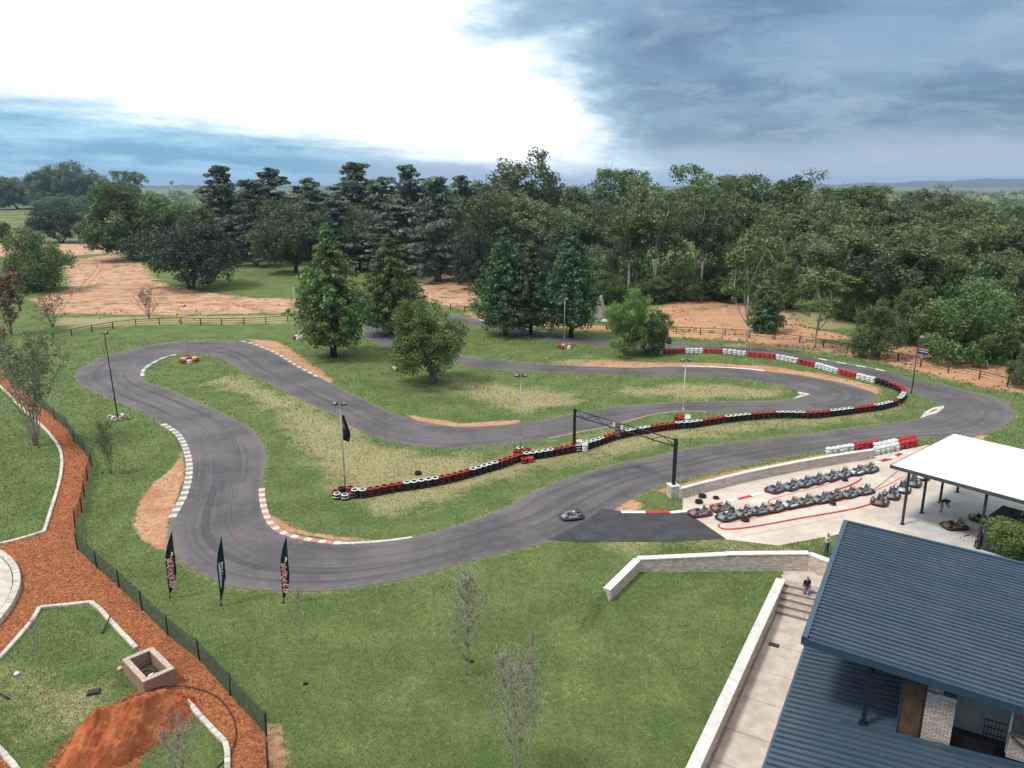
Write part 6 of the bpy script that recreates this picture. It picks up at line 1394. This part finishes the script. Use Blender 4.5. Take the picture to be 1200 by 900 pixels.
vs = [(-wv, 0, 0), (wv, 0, 0), (wv, 0, h_ * .55), (wv * .75, 0, h_ * .98), (wv * .2, 0, h_ * .75), (-wv * .3, 0, h_ * .5), (-wv, 0, h_ * .42)]
n = len(vs); vs += [(x, .4, z) for x, _, z in vs]
b.add(vs, [tuple(range(n)), tuple(range(2 * n - 1, n - 1, -1))] + [((i + 1) % n, i, n + i, n + (i + 1) % n) for i in range(n)]); b.build('gable', mat('old_plaster', (0.50, 0.46, 0.40), 0.9, 0.3, 0.8), t)
MB().box((-wv * .3, 2.0, h_ * .2), (wv * 1.3, 0.4, h_ * .4)).build('side_wall', MATS['old_plaster'], t)
for k, (x, y, s) in enumerate(((-3, -2.5, .9), (1.5, -2.8, .7), (5, -1.5, .8))):
    b = MB(); b.lathe([(0, 0), (s, .1), (s * .9, s * .5), (s * .4, s * .8), (0, s * .85)], 7, smooth=False); o = b.build('rubble_block', MATS['old_plaster'], t); o.location = (x, y, 0)

# ------------------------------------------------------------------ grass blades on the lawns
def grass():
    r2 = np.random.default_rng(3); N = 330000
    # more blades near the camera
    px = r2.uniform(-20, 1220, N); py = 250 + 690 * r2.random(N) ** 0.62; py = np.where(py < 395, r2.uniform(395, 940, N), py)
    x = (px - 600) / FPX; y = (450 - py) / FPX
    d0, d1, d2 = x, math.cos(TILT) + y * math.sin(TILT), -math.sin(TILT) + y * math.cos(TILT)
    z = np.zeros(N)
    for _ in range(5): k = (z - CAMH) / d2; z = height(d0 * k, d1 * k)
    k = (z - CAMH) / d2; P = np.c_[d0 * k, d1 * k]; z = height(P[:, 0], P[:, 1])
    lx = P @ LX; ly = P @ LY
    ok = ~(pip(P, OUT) & ~pip(P, INN)) & ~pip(P, PAVE) & ~pip(P, PIT) & ~((lx > PW - 0.4) & (lx < 14) & (ly < 55))
    ok &= ~((np.abs(dist_poly(P, WALLW, False)) < 0.35))
    ok &= np.hypot(P[:, 0] - cx, P[:, 1] - cy) > cr + 0.05
    mul = pip(P, px_poly(MULCH)) & ~pip(P, px_poly(LAWN_A)) & ~pip(P, px_poly(LAWN_B)); ok &= ~(mul & (r2.random(N) > 0.02))
    for kk, pl in DIRT.items(): ok &= ~(pip(P, px_poly(pl)) & (r2.random(N) > 0.12))
    sc_ = np.clip(np.hypot(P[:, 0], P[:, 1]) / 45.0, 0.75, 3.0)
    P, z, sc_ = P[ok], z[ok], sc_[ok]; N = len(P)
    a = r2.uniform(0, 2 * math.pi, N); h = r2.uniform(0.05, 0.11, N) * sc_; w = r2.uniform(0.016, 0.032, N) * sc_; ln = r2.normal(0, 0.6, (N, 2)) * h[:, None]
    c, s = np.cos(a) * w, np.sin(a) * w
    V = np.stack([np.c_[P[:, 0] - c, P[:, 1] - s, z - 0.01], np.c_[P[:, 0] + c, P[:, 1] + s, z - 0.01], np.c_[P + ln, z + h]], 1).reshape(-1, 3)
    me = np_mesh('grass', V, np.arange(3 * N).reshape(N, 3), leaf_mat('grass_blade', (0.076, 0.122, 0.032), (0.195, 0.230, 0.088), straw=(0.46, 0.43, 0.25)))
    attr(me, 'tint', r2.random(N), 'FACE')
    tag(put('grass', me), 'short mown grass covering the lawns around the track', 'grass', kind='stuff')
grass()

def chips():
    """bark chips and clods strewn over the mulch path"""
    r2 = np.random.default_rng(8); N = 60000
    px = r2.uniform(-30, 340, N); py = r2.uniform(425, 940, N); q = np.array([ray(a, c) for a, c in zip(px, py)])
    m = pip(q, px_poly(MULCH)) & ~pip(q, px_poly(LAWN_A)) & ~pip(q, px_poly(LAWN_B)) & (np.hypot(q[:, 0] - cx, q[:, 1] - cy) > cr + 0.1)
    q = q[m]; n = len(q); s_ = r2.uniform(0.02, 0.055, n) * np.clip(np.hypot(q[:, 0], q[:, 1]) / 40, 0.8, 2)
    a = r2.uniform(0, 6.28, n); c, sn = np.cos(a) * s_, np.sin(a) * s_; t_ = r2.normal(0, 0.6, (n, 2)) * s_[:, None]
    z = r2.uniform(0.01, 0.05, n)
    V = np.stack([np.c_[q[:, 0] - c, q[:, 1] - sn, z - 0.02], np.c_[q[:, 0] + sn * .4, q[:, 1] - c * .4, z + t_[:, 0] * .3], np.c_[q[:, 0] + c, q[:, 1] + sn, z + 0.5 * s_], np.c_[q[:, 0] - sn * .4, q[:, 1] + c * .4, z + np.abs(t_[:, 1])]], 1).reshape(-1, 3)
    me = np_mesh('mulch', V, np.arange(4 * n).reshape(n, 4), leaf_mat('bark_chip', (0.19, 0.055, 0.022), (0.42, 0.155, 0.065), straw=(0.56, 0.36, 0.20), trans=0.0)); attr(me, 'tint', r2.random(n), 'FACE')
    tag(put('mulch', me), 'loose red bark mulch covering the garden path', 'mulch', kind='stuff')
chips()

def weeds():
    """tufts and weeds along the edges of the bare earth"""
    r2 = np.random.default_rng(21); C, Rd, Tn = [], [], []
    for k, n in (('i', 320), ('g', 220), ('f', 300), ('e', 80), ('h', 90), ('j', 60)):
        pl = DIRT[k]
        for _ in range(n):
            i = int(r2.integers(len(pl))); a, c = np.array(pl[i]), np.array(pl[(i + 1) % len(pl)]); q = a + (c - a) * r2.random(); cc = np.mean(pl, axis=0); q = q + (cc - q) * r2.normal(0.02, 0.16)
            p = np.array(G(q[0], q[1])[:2])
            if pip(p[None], OUT)[0] and not pip(p[None], INN)[0]: continue
            s_ = r2.uniform(0.10, 0.28) * (1.0 if p[1] > 110 else 0.45); C.append((p[0], p[1], s_ * 0.45)); Rd.append(s_)
    global rng; rng = np.random.default_rng(22); me = crown_mesh([leaves(C, Rd, 22, 0.10, 0.7, up=0.4)], leaf_mat('weed', (0.09, 0.135, 0.04), (0.22, 0.25, 0.09), straw=(0.4, 0.34, 0.18)))
    tag(put('weeds', me), 'tufts of weeds along the edges of the bare earth', 'weeds', kind='stuff')
weeds()

# ------------------------------------------------------------------ haze
hz = bpy.data.materials.new('haze'); hz.use_nodes = True; _t = NT(hz.node_tree)
for n in list(_t.n):
    if n.type == 'BSDF_PRINCIPLED': _t.n.remove(n)
_v = _t.new('ShaderNodeVolumePrincipled'); _v.inputs['Color'].default_value = (0.50, 0.72, 1.0, 1); _v.inputs['Density'].default_value = 0.00010; _v.inputs['Anisotropy'].default_value = 0.2
_t.l.new(_v.outputs[0], _t.n['Material Output'].inputs['Volume'])
HAZE = True
if HAZE:
    o = MB().box((0, 5750, 45), (18600, 13000, 130)).build('haze', hz); tag(o, 'thin pale blue haze over the far country', 'haze', kind='stuff')
